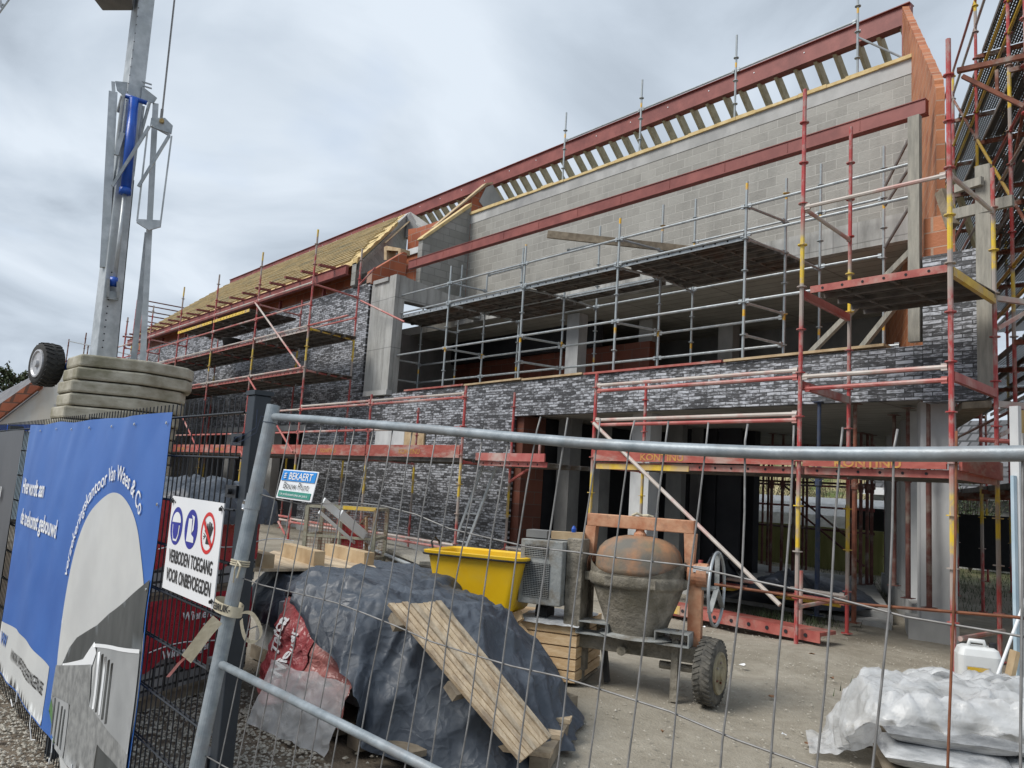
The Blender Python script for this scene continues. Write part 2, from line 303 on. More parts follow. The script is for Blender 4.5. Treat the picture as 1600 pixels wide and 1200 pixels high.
# ------------------------------------------------------------------ mesh builder
LOC = {}
class MB:
    def __init__(s): s.v = []; s.f = []; s.smooth = False
    def add(s, vs, fs):
        o = len(s.v); s.v += [Vector(v) for v in vs]; s.f += [tuple(i+o for i in f) for f in fs]; return s
    def box(s, x0, x1, y0, y1, z0, z1):
        return s.hexa([(x0, y0, z0), (x1, y0, z0), (x1, y1, z0), (x0, y1, z0), (x0, y0, z1), (x1, y0, z1), (x1, y1, z1), (x0, y1, z1)])
    def hexa(s, p): return s.add(p, [(0, 3, 2, 1), (4, 5, 6, 7), (0, 1, 5, 4), (1, 2, 6, 5), (2, 3, 7, 6), (3, 0, 4, 7)])
    def bar(s, p0, p1, w, h, up=(0, 0, 1)):      # rectangular bar, w across, h along up
        p0, p1 = Vector(p0), Vector(p1); d = (p1-p0).normalized(); up = Vector(up)
        a = d.cross(up)
        if a.length < 1e-4: a = d.cross(Vector((1, 0, 0)))
        a.normalize(); b = a.cross(d).normalized(); a = a*w/2; b = b*h/2
        return s.hexa([p0-a-b, p0+a-b, p1+a-b, p1-a-b, p0-a+b, p0+a+b, p1+a+b, p1-a+b])
    def tube(s, p0, p1, r, n=8, r2=None, cap=True):
        p0, p1 = Vector(p0), Vector(p1); d = (p1-p0).normalized(); r2 = r if r2 is None else r2
        a = d.cross(Vector((0, 0, 1)));
        if a.length < 1e-3: a = d.cross(Vector((1, 0, 0)))
        a.normalize(); b = d.cross(a); vs = []
        for p, q in ((p0, r), (p1, r2)):
            for i in range(n): t = 2*math.pi*i/n; vs.append(p+(a*math.cos(t)+b*math.sin(t))*q)
        fs = [(i, (i+1) % n, n+(i+1) % n, n+i) for i in range(n)]
        if cap: fs += [tuple(range(n-1, -1, -1)), tuple(range(n, 2*n))]
        return s.add(vs, fs)
    def path(s, pts, r, n=6):
        pts = [Vector(p) for p in pts]; vs = []; fs = []; pa = None
        for k, p in enumerate(pts):
            d = (pts[min(k+1, len(pts)-1)]-pts[max(k-1, 0)]).normalized()
            a = (pa-d*pa.dot(d)) if pa else d.cross(Vector((0, 0, 1)))
            if a.length < 1e-3: a = d.cross(Vector((1, 0, 0)))
            a.normalize(); pa = a; b = d.cross(a)
            for i in range(n): t = 2*math.pi*i/n; vs.append(p+(a*math.cos(t)+b*math.sin(t))*r)
            if k: fs += [((k-1)*n+i, (k-1)*n+(i+1) % n, k*n+(i+1) % n, k*n+i) for i in range(n)]
        fs += [tuple(range(n-1, -1, -1)), tuple(range((len(pts)-1)*n, len(pts)*n))]
        return s.add(vs, fs)
    def lathe(s, prof, o, ax=(0, 0, 1), n=28, xdir=None):   # prof: (radius, height) list
        o, ax = Vector(o), Vector(ax).normalized(); a = Vector(xdir) if xdir else ax.orthogonal(); a = (a-ax*a.dot(ax)).normalized(); b = ax.cross(a); vs = []; fs = []
        for k, (r, h) in enumerate(prof):
            for i in range(n): t = 2*math.pi*i/n; vs.append(o+ax*h+(a*math.cos(t)+b*math.sin(t))*max(r, .0005))
            if k: fs += [((k-1)*n+i, (k-1)*n+(i+1) % n, k*n+(i+1) % n, k*n+i) for i in range(n)]
        fs += [tuple(range(n-1, -1, -1)), tuple(range((len(prof)-1)*n, len(prof)*n))]
        return s.add(vs, fs)
    def prism(s, poly, vec):
        n = len(poly); vec = Vector(vec); p = [Vector(q) for q in poly]
        return s.add(p+[q+vec for q in p], [tuple(range(n)), tuple(range(2*n-1, n-1, -1))]+[(i, i+n, (i+1) % n+n, (i+1) % n) for i in range(n)])
    def prism_z(s, poly, z0, z1): return s.prism([(x, y, z0) for x, y in poly], (0, 0, z1-z0))
    def ibeam(s, p0, p1, h, w, up=(0, 0, 1), tf=.016, tw=.01):
        p0, p1, up = Vector(p0), Vector(p1), Vector(up)
        s.bar(p0+up*(h/2-tf/2), p1+up*(h/2-tf/2), w, tf); s.bar(p0-up*(h/2-tf/2), p1-up*(h/2-tf/2), w, tf); s.bar(p0, p1, tw, h-2*tf)
        return s
    def build(s, name, mat, parent=None, smooth=False, bevel=0, **props):
        o0 = LOC.get(parent.name, Vector()) if parent else None
        if o0 is None:
            o0 = sum(s.v, Vector())/len(s.v); o0.z = min(v.z for v in s.v)
        me = bpy.data.meshes.new(name); me.from_pydata([v-o0 for v in s.v], [], s.f); me.materials.append(MATS[mat])
        bm = bmesh.new(); bm.from_mesh(me); bmesh.ops.recalc_face_normals(bm, faces=bm.faces)
        if bevel: bmesh.ops.bevel(bm, geom=bm.edges[:], offset=bevel, segments=2, affect='EDGES', profile=.5)
        bm.to_mesh(me); bm.free()
        if smooth:
            for p in me.polygons: p.use_smooth = True
        o = bpy.data.objects.new(name, me); C.objects.link(o)
        if parent: o.parent = parent; LOC[o.name] = Vector(o0)
        else: o.location = o0; LOC[o.name] = Vector(o0)
        for k, v in props.items(): o[k] = v
        return o
def thing(name, label, cat, loc=(0, 0, 0), group=None):
    o = bpy.data.objects.new(name, None); C.objects.link(o); o.location = loc; o.empty_display_size = .2; LOC[o.name] = Vector(loc)
    o['label'] = label; o['category'] = cat
    if group: o['group'] = group
    return o
def tagp(label, cat, group=None):
    d = dict(label=label, category=cat)
    if group: d['group'] = group
    return d
def copy_thing(src, loc, rotz=None, label=None, scale=None):
    c = src.copy(); C.objects.link(c); c.location = loc
    if rotz is not None: c.rotation_euler = (0, 0, rotz)
    if scale: c.scale = scale
    if label: c['label'] = label
    for ch in [o for o in bpy.data.objects if o.parent == src]:
        d = ch.copy(); C.objects.link(d); d.parent = c
        for g in [o for o in bpy.data.objects if o.parent == ch]:
            e = g.copy(); C.objects.link(e); e.parent = d
    return c
# surfaces -------------------------------------------------------
def catmull(pts, n):
    out = []; m = len(pts)
    for k in range(n):
        t = k/n*m; i = int(t); f = t-i; p0, p1, p2, p3 = (Vector(pts[(i+j) % m]) for j in (-1, 0, 1, 2))
        out.append(.5*((2*p1)+(-p0+p2)*f+(2*p0-5*p1+4*p2-p3)*f*f+(-p0+3*p1-3*p2+p3)*f**3))
    return out
def drape(top, bottom, amp=.04, nt=160, ns=26, seed=0, ridge=9, topamp=.02, thick=0):
    """a sheet thrown over something: crown inside the ring 'top', falling to the ring 'bottom', with folds"""
    T = catmull(top, nt); B = catmull(bottom, nt); c = sum(T, Vector())/nt; c.z += .01; mb = MB(); rows = []
    nin = 16
    for j in range(1, nin+1):
        s_ = j/nin; rows.append([c.lerp(p, s_) for p in T])
    for j in range(1, ns+1):
        s_ = j/ns; row = []
        for i in range(nt):
            p = T[i].lerp(B[i], s_); out = (B[i]-c); out.z = 0; out.normalize()
            p = p+out*math.sin(math.pi*s_)*.05
            row.append(p)
        rows.append(row)
    vs = [c]; tot = len(rows)
    for j, row in enumerate(rows):
        s_ = max(0, (j-nin+2)/(tot-nin)); s_ = min(1, s_)
        for i, p in enumerate(row):
            out = (p-c); out.z = 0
            if out.length: out.normalize()
            a = i/nt*2*math.pi
            q = Vector((math.cos(a)*ridge*.35+seed, math.sin(a)*ridge*.35, s_*.9))
            rid = (1-abs(noise.noise(q))*2.4)-.35
            fine = noise.noise(p*5+Vector((seed, 3, 1))); fine2 = abs(noise.noise(p*11+Vector((2, seed, 1))))
            cr = (1-abs(noise.noise(p*3.2+Vector((seed*2, 1, 9))))*3)
            v1 = noise.voronoi(p*2.6+Vector((seed, 0, 0)))[0]; v2 = noise.voronoi(p*6.5+Vector((0, seed, 4)))[0]
            cre = min((v1[1]-v1[0])*2.2, 1.0)*.62+min((v2[1]-v2[0])*2.2, 1.0)*.08
            d = (out*s_+Vector((0, 0, 1))*(1-s_))*(.35-cre)*amp*1.0+out*(rid*amp*s_*1.1+fine*amp*.6*s_)+Vector((0, 0, 1))*(topamp*(cr*.5+fine2)*(1-s_*.6))+out*cr*amp*.45
            np_ = p+d; np_.z = max(np_.z, .008+.01*fine2); vs.append(np_)
    fs = [(0, 1+i, 1+(i+1) % nt) for i in range(nt)]
    for j in range(tot-1):
        for i in range(nt): fs.append((1+j*nt+i, 1+(j+1)*nt+i, 1+(j+1)*nt+(i+1) % nt, 1+j*nt+(i+1) % nt))
    mb.add(vs, fs); return mb
def sheet(fn, nu, nv):
    mb = MB(); mb.add([fn(u/nu, v/nv) for v in range(nv+1) for u in range(nu+1)], [(v*(nu+1)+u, v*(nu+1)+u+1, (v+1)*(nu+1)+u+1, (v+1)*(nu+1)+u) for v in range(nv) for u in range(nu)]); return mb
def text_mesh(txt, size, mapfn, depth=0, align='CENTER', xs=1.0, shear=0, bold=0):
    """lettering as real thin geometry, every vertex placed by mapfn(x, y)"""
    cu = bpy.data.curves.new('t', 'FONT'); cu.body = txt; cu.size = size; cu.align_x = align; cu.resolution_u = 3; cu.offset = bold; cu.shear = shear
    ob = bpy.data.objects.new('t', cu); C.objects.link(ob)
    dg = bpy.context.evaluated_depsgraph_get(); dg.update(); me = ob.evaluated_get(dg).to_mesh()
    mb = MB(); mb.add([mapfn(v.co.x*xs, v.co.y) for v in me.vertices], [tuple(p.vertices) for p in me.polygons])
    ob.evaluated_get(dg).to_mesh_clear(); bpy.data.objects.remove(ob); bpy.data.curves.remove(cu); return mb

# ================================================================== SETTING: ground
def ground():
    mb = MB()
    def h(x, y):
        a = .035*noise.noise(Vector((x*.8, y*.8, 0)))+.012*noise.noise(Vector((x*4, y*4, 3)))+.006*noise.noise(Vector((x*13, y*13, 5)))
        if 2.5 < y < 9.5:
            for o_ in (0, 1.35):
                a -= .022*math.exp(-((x-(-4.6+o_+.28*(y-5)))/.10)**2)*(.5+.5*noise.noise(Vector((x*2, y*3, 1)))+.4)
        return a*(1 if y > 2.2 else .5) - .01
    xs = [-160, -110, -80, -60, -45, -32]+[-24+i*.5 for i in range(22)]+[-13+i*.14 for i in range(94)]+[.3, 1, 2, 4, 8, 14, 25, 50]
    ys = [-40, -12, -4, -1]+[0+i*.14 for i in range(82)]+[11.6, 12.5, 14, 18, 24, 34, 50, 80, 130, 180]
    nx, ny = len(xs), len(ys)
    mb.add([(x, y, h(x, y)-(0 if y < 12 else 0)) for y in ys for x in xs], [(j*nx+i, j*nx+i+1, (j+1)*nx+i+1, (j+1)*nx+i) for j in range(ny-1) for i in range(nx-1)])
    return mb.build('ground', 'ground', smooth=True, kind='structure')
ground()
def gravel():
    mb = MB(); rnd = random.Random(3)
    base = [(1, 0, 0), (0, 1, 0), (-1, 0, 0), (0, -1, 0), (0, 0, .75), (0, 0, -.6)]; fs = [(0, 1, 4), (1, 2, 4), (2, 3, 4), (3, 0, 4), (1, 0, 5), (2, 1, 5), (3, 2, 5), (0, 3, 5)]
    for _ in range(15000):
        u = rnd.random()
        if u < .93: x = rnd.uniform(-7.2, -3.1); y = rnd.uniform(.1, 2.1+.12*(-3.1-x)); 
        else: x = rnd.uniform(-6, -1.6); y = rnd.uniform(1.2, 3.4)
        if x > -3.7 and y > 1.5 and rnd.random() < .8: continue
        r = rnd.uniform(.006, .017); a = rnd.random()*6.3; ca, sa = math.cos(a), math.sin(a); e = rnd.uniform(.6, 1)
        mb.add([(x+(p[0]*ca-p[1]*sa*e)*r, y+(p[0]*sa+p[1]*ca*e)*r, .004+r*.35+p[2]*r*.8) for p in base], fs)
    mb.build('gravel', 'stone', kind='stuff', label='pale loose gravel spread under and behind the black fence')
gravel()

# ================================================================== BUILDING
SK = Vector((-.475, .880, 0))              # direction of the skewed gable end
def skx(y, x0=-3.35): return x0-.54*(y-10)
B = thing('unfinished_building', 'long building shell with dark brick facade, grey block wall and red steel roof beams', 'building', (-17, 10, 0))
mb = MB(); mb.box(-39.5, -17.66, 10, 10.1, 2.88, 6.48); mb.box(-20.6, -11.7, 10, 10.1, .30, 2.88); mb.box(-17.66, -4.06, 10, 10.1, 2.88, 3.55); mb.build('brick_facade', 'dark_brick', B)
MB().prism_z([(-4.05, 9.985), (-3.35, 9.985), (-3.46, 10.2), (-4.05, 10.2)], 2.84, 4.66).build('brick_pier', 'dark_brick', B)
MB().prism_z([(-3.62, 10.02), (-3.33, 9.97), (-3.30, 10.0), (-5.2, 13.6), (-5.5, 13.5)], 2.75, 2.83).build('brick_support', 'wood_old', B)
mb = MB(); mb.box(-20.6, -11.72, 10.03, 10.3, -.1, .295); mb.build('plinth', 'conc', B)
# formwork posts on the pier
mb = MB(); mb.box(-3.40, -3.24, 9.86, 9.95, 2.95, 5.62); mb.build('formwork_post', 'wood_grey', B)
mb = MB(); mb.box(-4.22, -4.08, 9.97, 10.06, 3.6, 6.55); mb.build('formwork_post', 'wood_grey', B)
mb = MB(); mb.bar((-3.62, 9.88, 5.40), (-3.30, 9.80, 5.40), .06, .10); mb.build('formwork_rail', 'wood_grey', B)
mb = MB(); mb.bar((-3.75, 9.93, 5.1), (-3.0, 9.85, 5.1), .06, .13); mb.build('formwork_rail', 'wood_grey', B)
mb = MB(); mb.bar((-3.82, 9.98, 5.45), (-3.66, 9.9, 4.95), .1, .12); mb.build('formwork_rail', 'wood_old', B)
# orange skewed gable wall with raked, stepped top
def rake(y): return 7.02+.99*(y-10.3)
p0 = Vector((-3.98, 10.25, 0))
def gp(s, z): q = p0+SK*s; return (q.x, q.y, z)
nrm = Vector((.88, .475, 0))
mb = MB(); top = [(s, rake(p0.y+SK.y*s)) for s in (0, 4.35)]
mb.prism([gp(0, 3.2), gp(0, top[0][1]), gp(4.4, top[1][1]), gp(4.4, 5.86), gp(8.2, 5.86), gp(8.2, 3.2)], nrm*.10); mb.build('gable_wall', 'orange_skew', B)
mb = MB()
for k in range(15):
    s = .15+k*.29; z = rake(p0.y+SK.y*s); w = .28 if k % 2 else .26
    q0 = p0+SK*s; q1 = p0+SK*(s+w*.95); mb.hexa([(q0+nrm*a+Vector((0, 0, z_))) for z_, in () for a in ()] or [q0+Vector((0, 0, z-.02)), q0+nrm*.11+Vector((0, 0, z-.02)), q1+nrm*.11+Vector((0, 0, z+.22)), q1+Vector((0, 0, z+.22)), q0+Vector((0, 0, z+.05)), q0+nrm*.11+Vector((0, 0, z+.05)), q1+nrm*.11+Vector((0, 0, z+.29)), q1+Vector((0, 0, z+.29))])
mb.build('gable_coping', 'orange_skew', B)
# upper terrace: concrete frame at left end
mb = MB(); mb.box(-17.62, -16.75, 10.04, 10.3, 3.56, 6.42); mb.box(-16.75, -16.45, 10.02, 10.3, 3.56, 6.52); mb.build('concrete_pier', 'shuttered_concrete', B)
mb = MB(); mb.box(-17.5, -16.8, 9.99, 10.04, 6.40, 6.50); mb.build('concrete_edge', 'conc', B)
mb = MB(); mb.prism([(-16.75, 10.3, 5.9), (-16.75, 10.3, 6.5), (-16.75, 11.6, 6.35), (-16.75, 12.69, 6.35), (-16.75, 12.69, 5.9)], (.3, 0, 0)); mb.build('concrete_beam', 'shuttered_concrete', B)
mb = MB(); mb.prism_z([(-17.6, 12.7), (-4.85, 12.7), (-4.95, 12.86), (-17.6, 12.86)], 5.85, 6.32); mb.build('concrete_beam', 'shuttered_concrete', B)
# slabs
mb = MB(); mb.prism_z([(-39, 12.87), (-5.0, 12.87), (-7.6, 17.6), (-39, 17.6)], 5.86, 6.1); mb.build('upper_slab', 'ribbed_soffit', B)
mb = MB(); mb.prism_z([(-39, 10.11), (-3.75, 10.22), (-8.1, 18.2), (-39, 18.2)], 2.93, 3.3); mb.build('first_floor_slab', 'ribbed_soffit', B)
mb = MB(); mb.prism_z([(-39, 10.4), (-20.6, 10.4), (-20.6, 10.31), (-11.7, 10.31), (-11.7, 11.1), (-4.9, 11.1), (-7.6, 16.2), (-39, 16.2)], -.05, .14); mb.build('ground_slab', 'conc', B)
mb = MB(); mb.prism_z([(-11.6, 10.62), (-4.7, 10.62), (-4.95, 11.09), (-11.6, 11.09)], -.05, .06); mb.build('slab_edge', 'conc', B)
# big grey block wall, pale lintel course and yellow strip on top
mb = MB(); mb.prism_z([(-17.3, 12.78), (-5.28, 12.78), (-5.36, 12.95), (-17.3, 12.95)], 6.32, 8.72); mb.build('block_wall', 'block_x', B)
mb = MB(); mb.prism_z([(-17.3, 12.77), (-5.28, 12.77), (-5.36, 12.95), (-17.3, 12.95)], 8.72, 8.98); mb.build('bond_beam', 'conc', B)
rnd = random.Random(5); mb = MB(); x = -17.3
while x < -5.35:
    w = rnd.uniform(.35, .6); mb.box(x, min(x+w, -5.32), 12.74-rnd.uniform(0, .02), 12.97, 8.98, 9.045+rnd.uniform(-.015, .02)); x += w+.002
mb.build('insulation_strip', 'yellow_trim', B)
mb = MB(); mb.prism([(-17.3, 11.25, 6.35), (-17.3, 11.25, 7.87), (-17.3, 12.77, 9.24), (-17.3, 12.77, 6.35)], (-.2, 0, 0)); mb.build('side_wall', 'block_y', B)
mb = MB(); mb.prism([(-17.27, 11.2, 7.9), (-17.27, 11.25, 7.97), (-17.27, 12.74, 9.33), (-17.27, 12.77, 9.24), (-17.27, 11.25, 7.88)], (-.25, 0, 0)); mb.build('rake_board', 'yellow_trim', B)
# orange inner walls left of it
mb = MB(); mb.prism([(-17.95, 12.0, 6.4), (-17.95, 12.0, 8.58), (-17.95, 13.75, 10.33), (-17.95, 13.95, 10.4), (-17.95, 14.5, 9.9), (-17.95, 14.5, 6.4)], (-.2, 0, 0)); mb.build('cross_wall', 'orange_y', B)
mb = MB(); mb.prism([(-17.9, 12.0, 8.57), (-17.9, 13.75, 10.32), (-17.9, 13.95, 10.42), (-17.9, 13.95, 10.47), (-17.9, 13.7, 10.37), (-17.9, 12.0, 8.58)], (-.20, 0, 0)); mb.build('rake_board', 'wood', B)
mb = MB(); mb.prism([(-17.92, 13.5, 9.75), (-17.92, 13.72, 10.25), (-17.92, 13.95, 10.4), (-17.92, 14.7, 9.7), (-17.92, 14.7, 9.2), (-17.92, 14.1, 9.3)], (-.25, 0, 0)); mb.build('beam_haunch', 'conc', B)
def quadY(name, px, Y, dep, mat):
    return MB().prism([FY(x, y, Y) for x, y in px], (0, dep, 0)).build(name, mat, B)
quadY('cross_wall', ((636, 400), (638, 358), (653, 356), (697, 341), (700, 400)), 12.9, .15, 'orange_x')
quadY('cross_wall', ((622, 440), (626, 396), (662, 386), (663, 440)), 11.5, .15, 'orange_x')
quadY('lintel', ((627, 393), (663, 382), (663, 391), (629, 402)), 11.44, .1, 'conc_light')
quadY('wall_opening', ((642, 407), (664, 400), (664, 412), (642, 418)), 11.485, .02, 'dark_void')
mb = MB(); mb.prism([(-17.62, 10.0, 6.46), (-17.62, 10.0, 6.80), (-17.62, 10.9, 7.52), (-17.62, 11.0, 7.5), (-17.62, 11.0, 6.46)], (-.25, 0, 0)); mb.build('cross_wall', 'orange_y', B)
quadY('formwork_box', ((600, 386), (600, 406), (604, 406), (604, 391), (622, 392), (622, 398), (626, 396), (626, 388), (604, 384)), 10.9, .3, 'wood')
ra, rb = FY(551, 409, 9.82), FY(634, 334, 14.05); rd = rb-ra
def rk(t, dz=0.0, o=0.0): q = ra+rd*t; return Vector((q.x+o, q.y, q.z+dz))
MB().prism([Vector((ra.x, ra.y, 6.48)), rk(0, -.05), rk(1, -.05), Vector((rb.x, rb.y, 6.48))], (.22, 0, 0)).build('end_wall', 'block_y', B)
MB().prism([rk(.02, -.30, .23), rk(.02, -.12, .23), rk(.60, -.12, .23), rk(.62, -.30, .23)], (.12, 0, 0)).build('end_wall_leaf', 'block_y', B)
MB().prism([rk(.55, -.10, .0), rk(.55, .0, .0), rk(1, .0, .0), rk(1, -.35, .0)], (.24, 0, 0)).build('ring_beam', 'conc', B)
MB().prism([rk(.93, -.05), rk(1.0, .0), rk(1.0, -.02)+Vector((1.2, .2, -.75)), rk(1.0, -.6)+Vector((.9, .1, -.5)), rk(.93, -.8)], (.3, 0, 0)).build('beam_haunch', 'conc', B)
mb = MB(); rnd = random.Random(2); n_ = 40
up1 = [rk(k/n_*.72, .02+rnd.uniform(-.01, .05)) for k in range(n_+1)]; dn1 = [rk(k/n_*.72, -.09) for k in range(n_, -1, -1)]
for k in range(n_): mb.hexa([dn1[n_-k], dn1[n_-k-1], dn1[n_-k-1]+Vector((.25, 0, 0)), dn1[n_-k]+Vector((.25, 0, 0)), up1[k], up1[k+1], up1[k+1]+Vector((.25+rnd.uniform(0, .05), 0, 0)), up1[k]+Vector((.25, 0, 0))])
mb.build('insulation_edge', 'insulation', B)
MB().bar(rk(.42, -.22, .4), rk(.95, -.28, .4), .06, .02).build('rake_board', 'wood', B)
MB().box(-19.2, -17.9, 10.3, 10.5, 6.5, 6.95).build('knee_block', 'block_x', B)
# back walls keep the interior dark; much of that shade is in their colour
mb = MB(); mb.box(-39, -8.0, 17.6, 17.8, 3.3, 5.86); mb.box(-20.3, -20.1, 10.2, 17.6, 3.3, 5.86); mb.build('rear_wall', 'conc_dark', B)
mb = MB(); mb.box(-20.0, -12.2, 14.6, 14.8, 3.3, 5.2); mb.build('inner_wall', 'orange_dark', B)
mb = MB(); mb.box(-20.0, -13.7, 14.4, 14.55, 5.2, 5.85); mb.build('inner_beam', 'dark_void', B)  # near-black box, the dim storey's shade is in its colour
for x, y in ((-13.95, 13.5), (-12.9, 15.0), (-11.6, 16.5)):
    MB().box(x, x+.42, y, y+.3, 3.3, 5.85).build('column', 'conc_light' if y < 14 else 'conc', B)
mb = MB(); mb.box(-39, -8.9, 14.0, 14.2, .14, 2.93); mb.build('rear_wall', 'dark_void', B)  # near-black wall, ground floor shade put into its colour
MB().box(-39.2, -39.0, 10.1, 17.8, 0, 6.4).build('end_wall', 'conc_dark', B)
MB().box(-39, -20.8, 11.6, 11.7, 0, 2.93).build('inner_wall', 'dark_void', B)  # wall added to darken the left opening, shade put into its colour
MB().box(-20.75, -20.6, 10.12, 11.6, 0, 2.9).build('inner_wall', 'orange_y', B); MB().box(-11.72, -11.5, 10.12, 10.7, 0.14, 2.9).build('inner_wall', 'orange_shaded_y', B); MB().box(-11.9, -11.7, 10.9, 14, 0.14, 2.9).build('inner_wall', 'dark_void', B)  # shaded orange and near-black: dimness inside is put into these colours
for x0, x1 in ((-11.3, -10.95), (-10.55, -9.6)):
    pass
def pcol(px0, px1, Y, mat, z0=.14, z1=2.93, dep=.3):
    a, b = FY(px0, 760, Y), FY(px1, 760, Y); return MB().box(a.x, b.x, Y, Y+dep, z0, z1).build('column', mat, B)
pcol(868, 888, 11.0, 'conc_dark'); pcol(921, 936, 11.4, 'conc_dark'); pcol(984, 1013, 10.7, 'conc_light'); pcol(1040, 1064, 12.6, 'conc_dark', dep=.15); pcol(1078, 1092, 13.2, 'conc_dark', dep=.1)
for i, (a, b) in enumerate(((1066, 1076), (1094, 1118), (1121, 1156))):
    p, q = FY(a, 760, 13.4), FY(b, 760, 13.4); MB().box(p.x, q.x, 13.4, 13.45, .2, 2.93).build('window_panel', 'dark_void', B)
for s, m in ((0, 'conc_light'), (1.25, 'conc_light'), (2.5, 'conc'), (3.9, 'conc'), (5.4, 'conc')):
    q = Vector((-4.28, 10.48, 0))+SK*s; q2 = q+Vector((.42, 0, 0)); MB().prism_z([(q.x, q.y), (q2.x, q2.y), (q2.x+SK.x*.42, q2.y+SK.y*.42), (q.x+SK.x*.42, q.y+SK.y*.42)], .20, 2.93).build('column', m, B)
q = Vector((-4.37, 10.33, 0)); MB().prism_z([(q.x, q.y), (q.x+.58, q.y), (q.x+.58-.3, q.y+.6), (q.x-.3, q.y+.6)], -.1, .21).build('column_base', 'conc', B)
mb = MB(); q = Vector((-4.6, 11.0, 0)); mb.prism_z([(q.x, q.y), (q.x+.25, q.y), (q.x+.25-2.6, q.y+4.8), (q.x-2.6, q.y+4.8)], -.1, .32); mb.build('wall_footing', 'conc', B)
# left ground floor piers
for x in (-23.0, -26.4, -29.8, -33.2): MB().box(x, x+.35, 10.05, 10.3, 0, 2.9).build('column', 'conc', B)
mb = MB(); mb.box(-39, -20.62, 10.0, 10.12, 2.72, 2.875); mb.build('lintel', 'conc', B)
mb = MB(); mb.box(-16.7, -15.43, 9.95, 9.99, 2.15, 2.66); mb.build('window_board', 'conc_light', B)
mb = MB(); mb.box(-15.42, -14.63, 9.95, 9.99, 2.16, 2.66); mb.build('window_board', 'wood', B)
# steelwork
mb = MB(); mb.ibeam((-39, 14.2, 10.70), (-5.93, 14.2, 10.70), .42, .2, tw=.10)
mb.build('ridge_beam', 'primer', B)
mb = MB()
for k in range(26):
    mb.box(-6.9-k*1.17, -6.875-k*1.17, 14.14, 14.149, 10.74, 10.765)
mb.build('bolt_holes', 'white_print', B)
mb = MB(); mb.ibeam((-16.35, 10.32, 6.79), (-4.12, 10.32, 6.79), .21, .13, tw=.10, tf=.012)
for k in range(11): mb.box(-16+k*1.1, -15.99+k*1.1, 10.264, 10.38, 6.72, 6.86)
mb.build('eaves_beam', 'primer', B)
mb = MB(); mb.ibeam((-38.6, 9.72, 6.90), (-18.45, 9.72, 6.90), .26, .14, tw=.08); mb.build('eaves_beam', 'primer', B)
mb = MB(); mb.bar((-6.0, 14.1, 10.5), (-6.0, 14.1, 9.2), .1, .1, (1, 0, 0)); mb.build('steel_post', 'primer', B)
for k in range(19): MB().bar((-19.1-k*1.03, 9.70, 7.05), (-19.1-k*1.03, 9.22, 7.03), .09, .06).build('outrigger', 'primer', B)
for k in range(41):
    x = -6.1-k*.435+random.uniform(-.03, .03)
    MB().bar((x, 14.25, 10.55), (x, 18.3, 6.6), .07, .20).build('rafter', 'rafter', B)
# red props of the eaves wall, orange wall under the eaves
mb = MB(); mb.box(-39.2, -19.2, 10.35, 10.5, 6.4, 7.45); mb.build('knee_wall', 'orange_x', B)
mb = MB(); mb.box(-39.2, -17.66, 10.0, 10.34, 6.481, 6.50); mb.build('facade_capping', 'conc', B)
for k in range(7): MB().box(-20.6-k*2.9, -20.5-k*2.9, 10.12, 10.2, 6.50, 6.85).build('steel_post', 'primer', B)
# boarded left roof with battens
ys, zs, ye, ze = ra.y, ra.z, rb.y, rb.z
def rx(t, x): q = ra+rd*t; return Vector((q.x, q.y, q.z)) if x is None else Vector((x, q.y, q.z))
MB().hexa([rx(0, None)-Vector((0, 0, .1)), rx(1, None)-Vector((0, 0, .1)), rx(1, -39.0)-Vector((0, 0, .1)), rx(0, -39.0)-Vector((0, 0, .1)), rx(0, None), rx(1, None), rx(1, -39.0), rx(0, -39.0)]).build('roof_deck', 'insulation', B)
for k in range(19):
    t = .03+k/19*.97; mb = MB(); x = rx(t, None).x-.1-random.random()*.5
    while x > -38.6:
        w = random.uniform(3.2, 4.8); x2 = max(x-w, -38.9); dz = random.uniform(.03, .045); mb.bar(rx(t, x)+Vector((0, 0, dz)), rx(t, x2)+Vector((0, 0, dz)), .075, .045, (0, -.66, .75)); x = x2-.02
    mb.build('roof_batten', 'batten', B)
for k in range(34):
    x = ra.x-.6-k*.6; t1 = 1 if x < rb.x else (x-ra.x)/(rb.x-ra.x)
    if t1 > .12: MB().bar(rx(0, x)+Vector((0, 0, .008)), rx(t1, x)+Vector((0, 0, .008)), .06, .02, (0, -.66, .75)).build('counter_batten', 'batten', B)
# parapet planks lying on the brick band
rnd = random.Random(9); x = -15.6; k = 0
while x < -4.6:
    w = rnd.uniform(1.6, 3.0); MB().bar((x, 10.05, 3.575), (min(x+w, -4.4), 10.06, 3.575+rnd.uniform(0, .03)), .2, .035).build('parapet_plank', 'wood' if k % 3 else 'deck_red', B); x += w+.05; k += 1
mb = MB(); mb.box(-17.3, -16.2, 9.85, 10.0, 3.5, 3.62); mb.build('mortar_lump', 'conc', B)
# diagonal braces behind the parapet
mb = MB(); mb.bar((-5.9, 10.5, 3.6), (-4.2, 10.35, 5.0), .07, .07); mb.build('timber_brace', 'wood_grey', B)
mb = MB(); mb.bar((-5.2, 10.6, 3.6), (-4.25, 10.4, 4.55), .07, .07); mb.build('timber_brace', 'wood_grey', B)
mb = MB(); mb.prism_z([(-4.08, 10.12), (-3.72, 10.12), (-4.3, 11.2), (-4.66, 11.2)], 3.4, 5.2); mb.build('gable_wall', 'orange_skew', B)

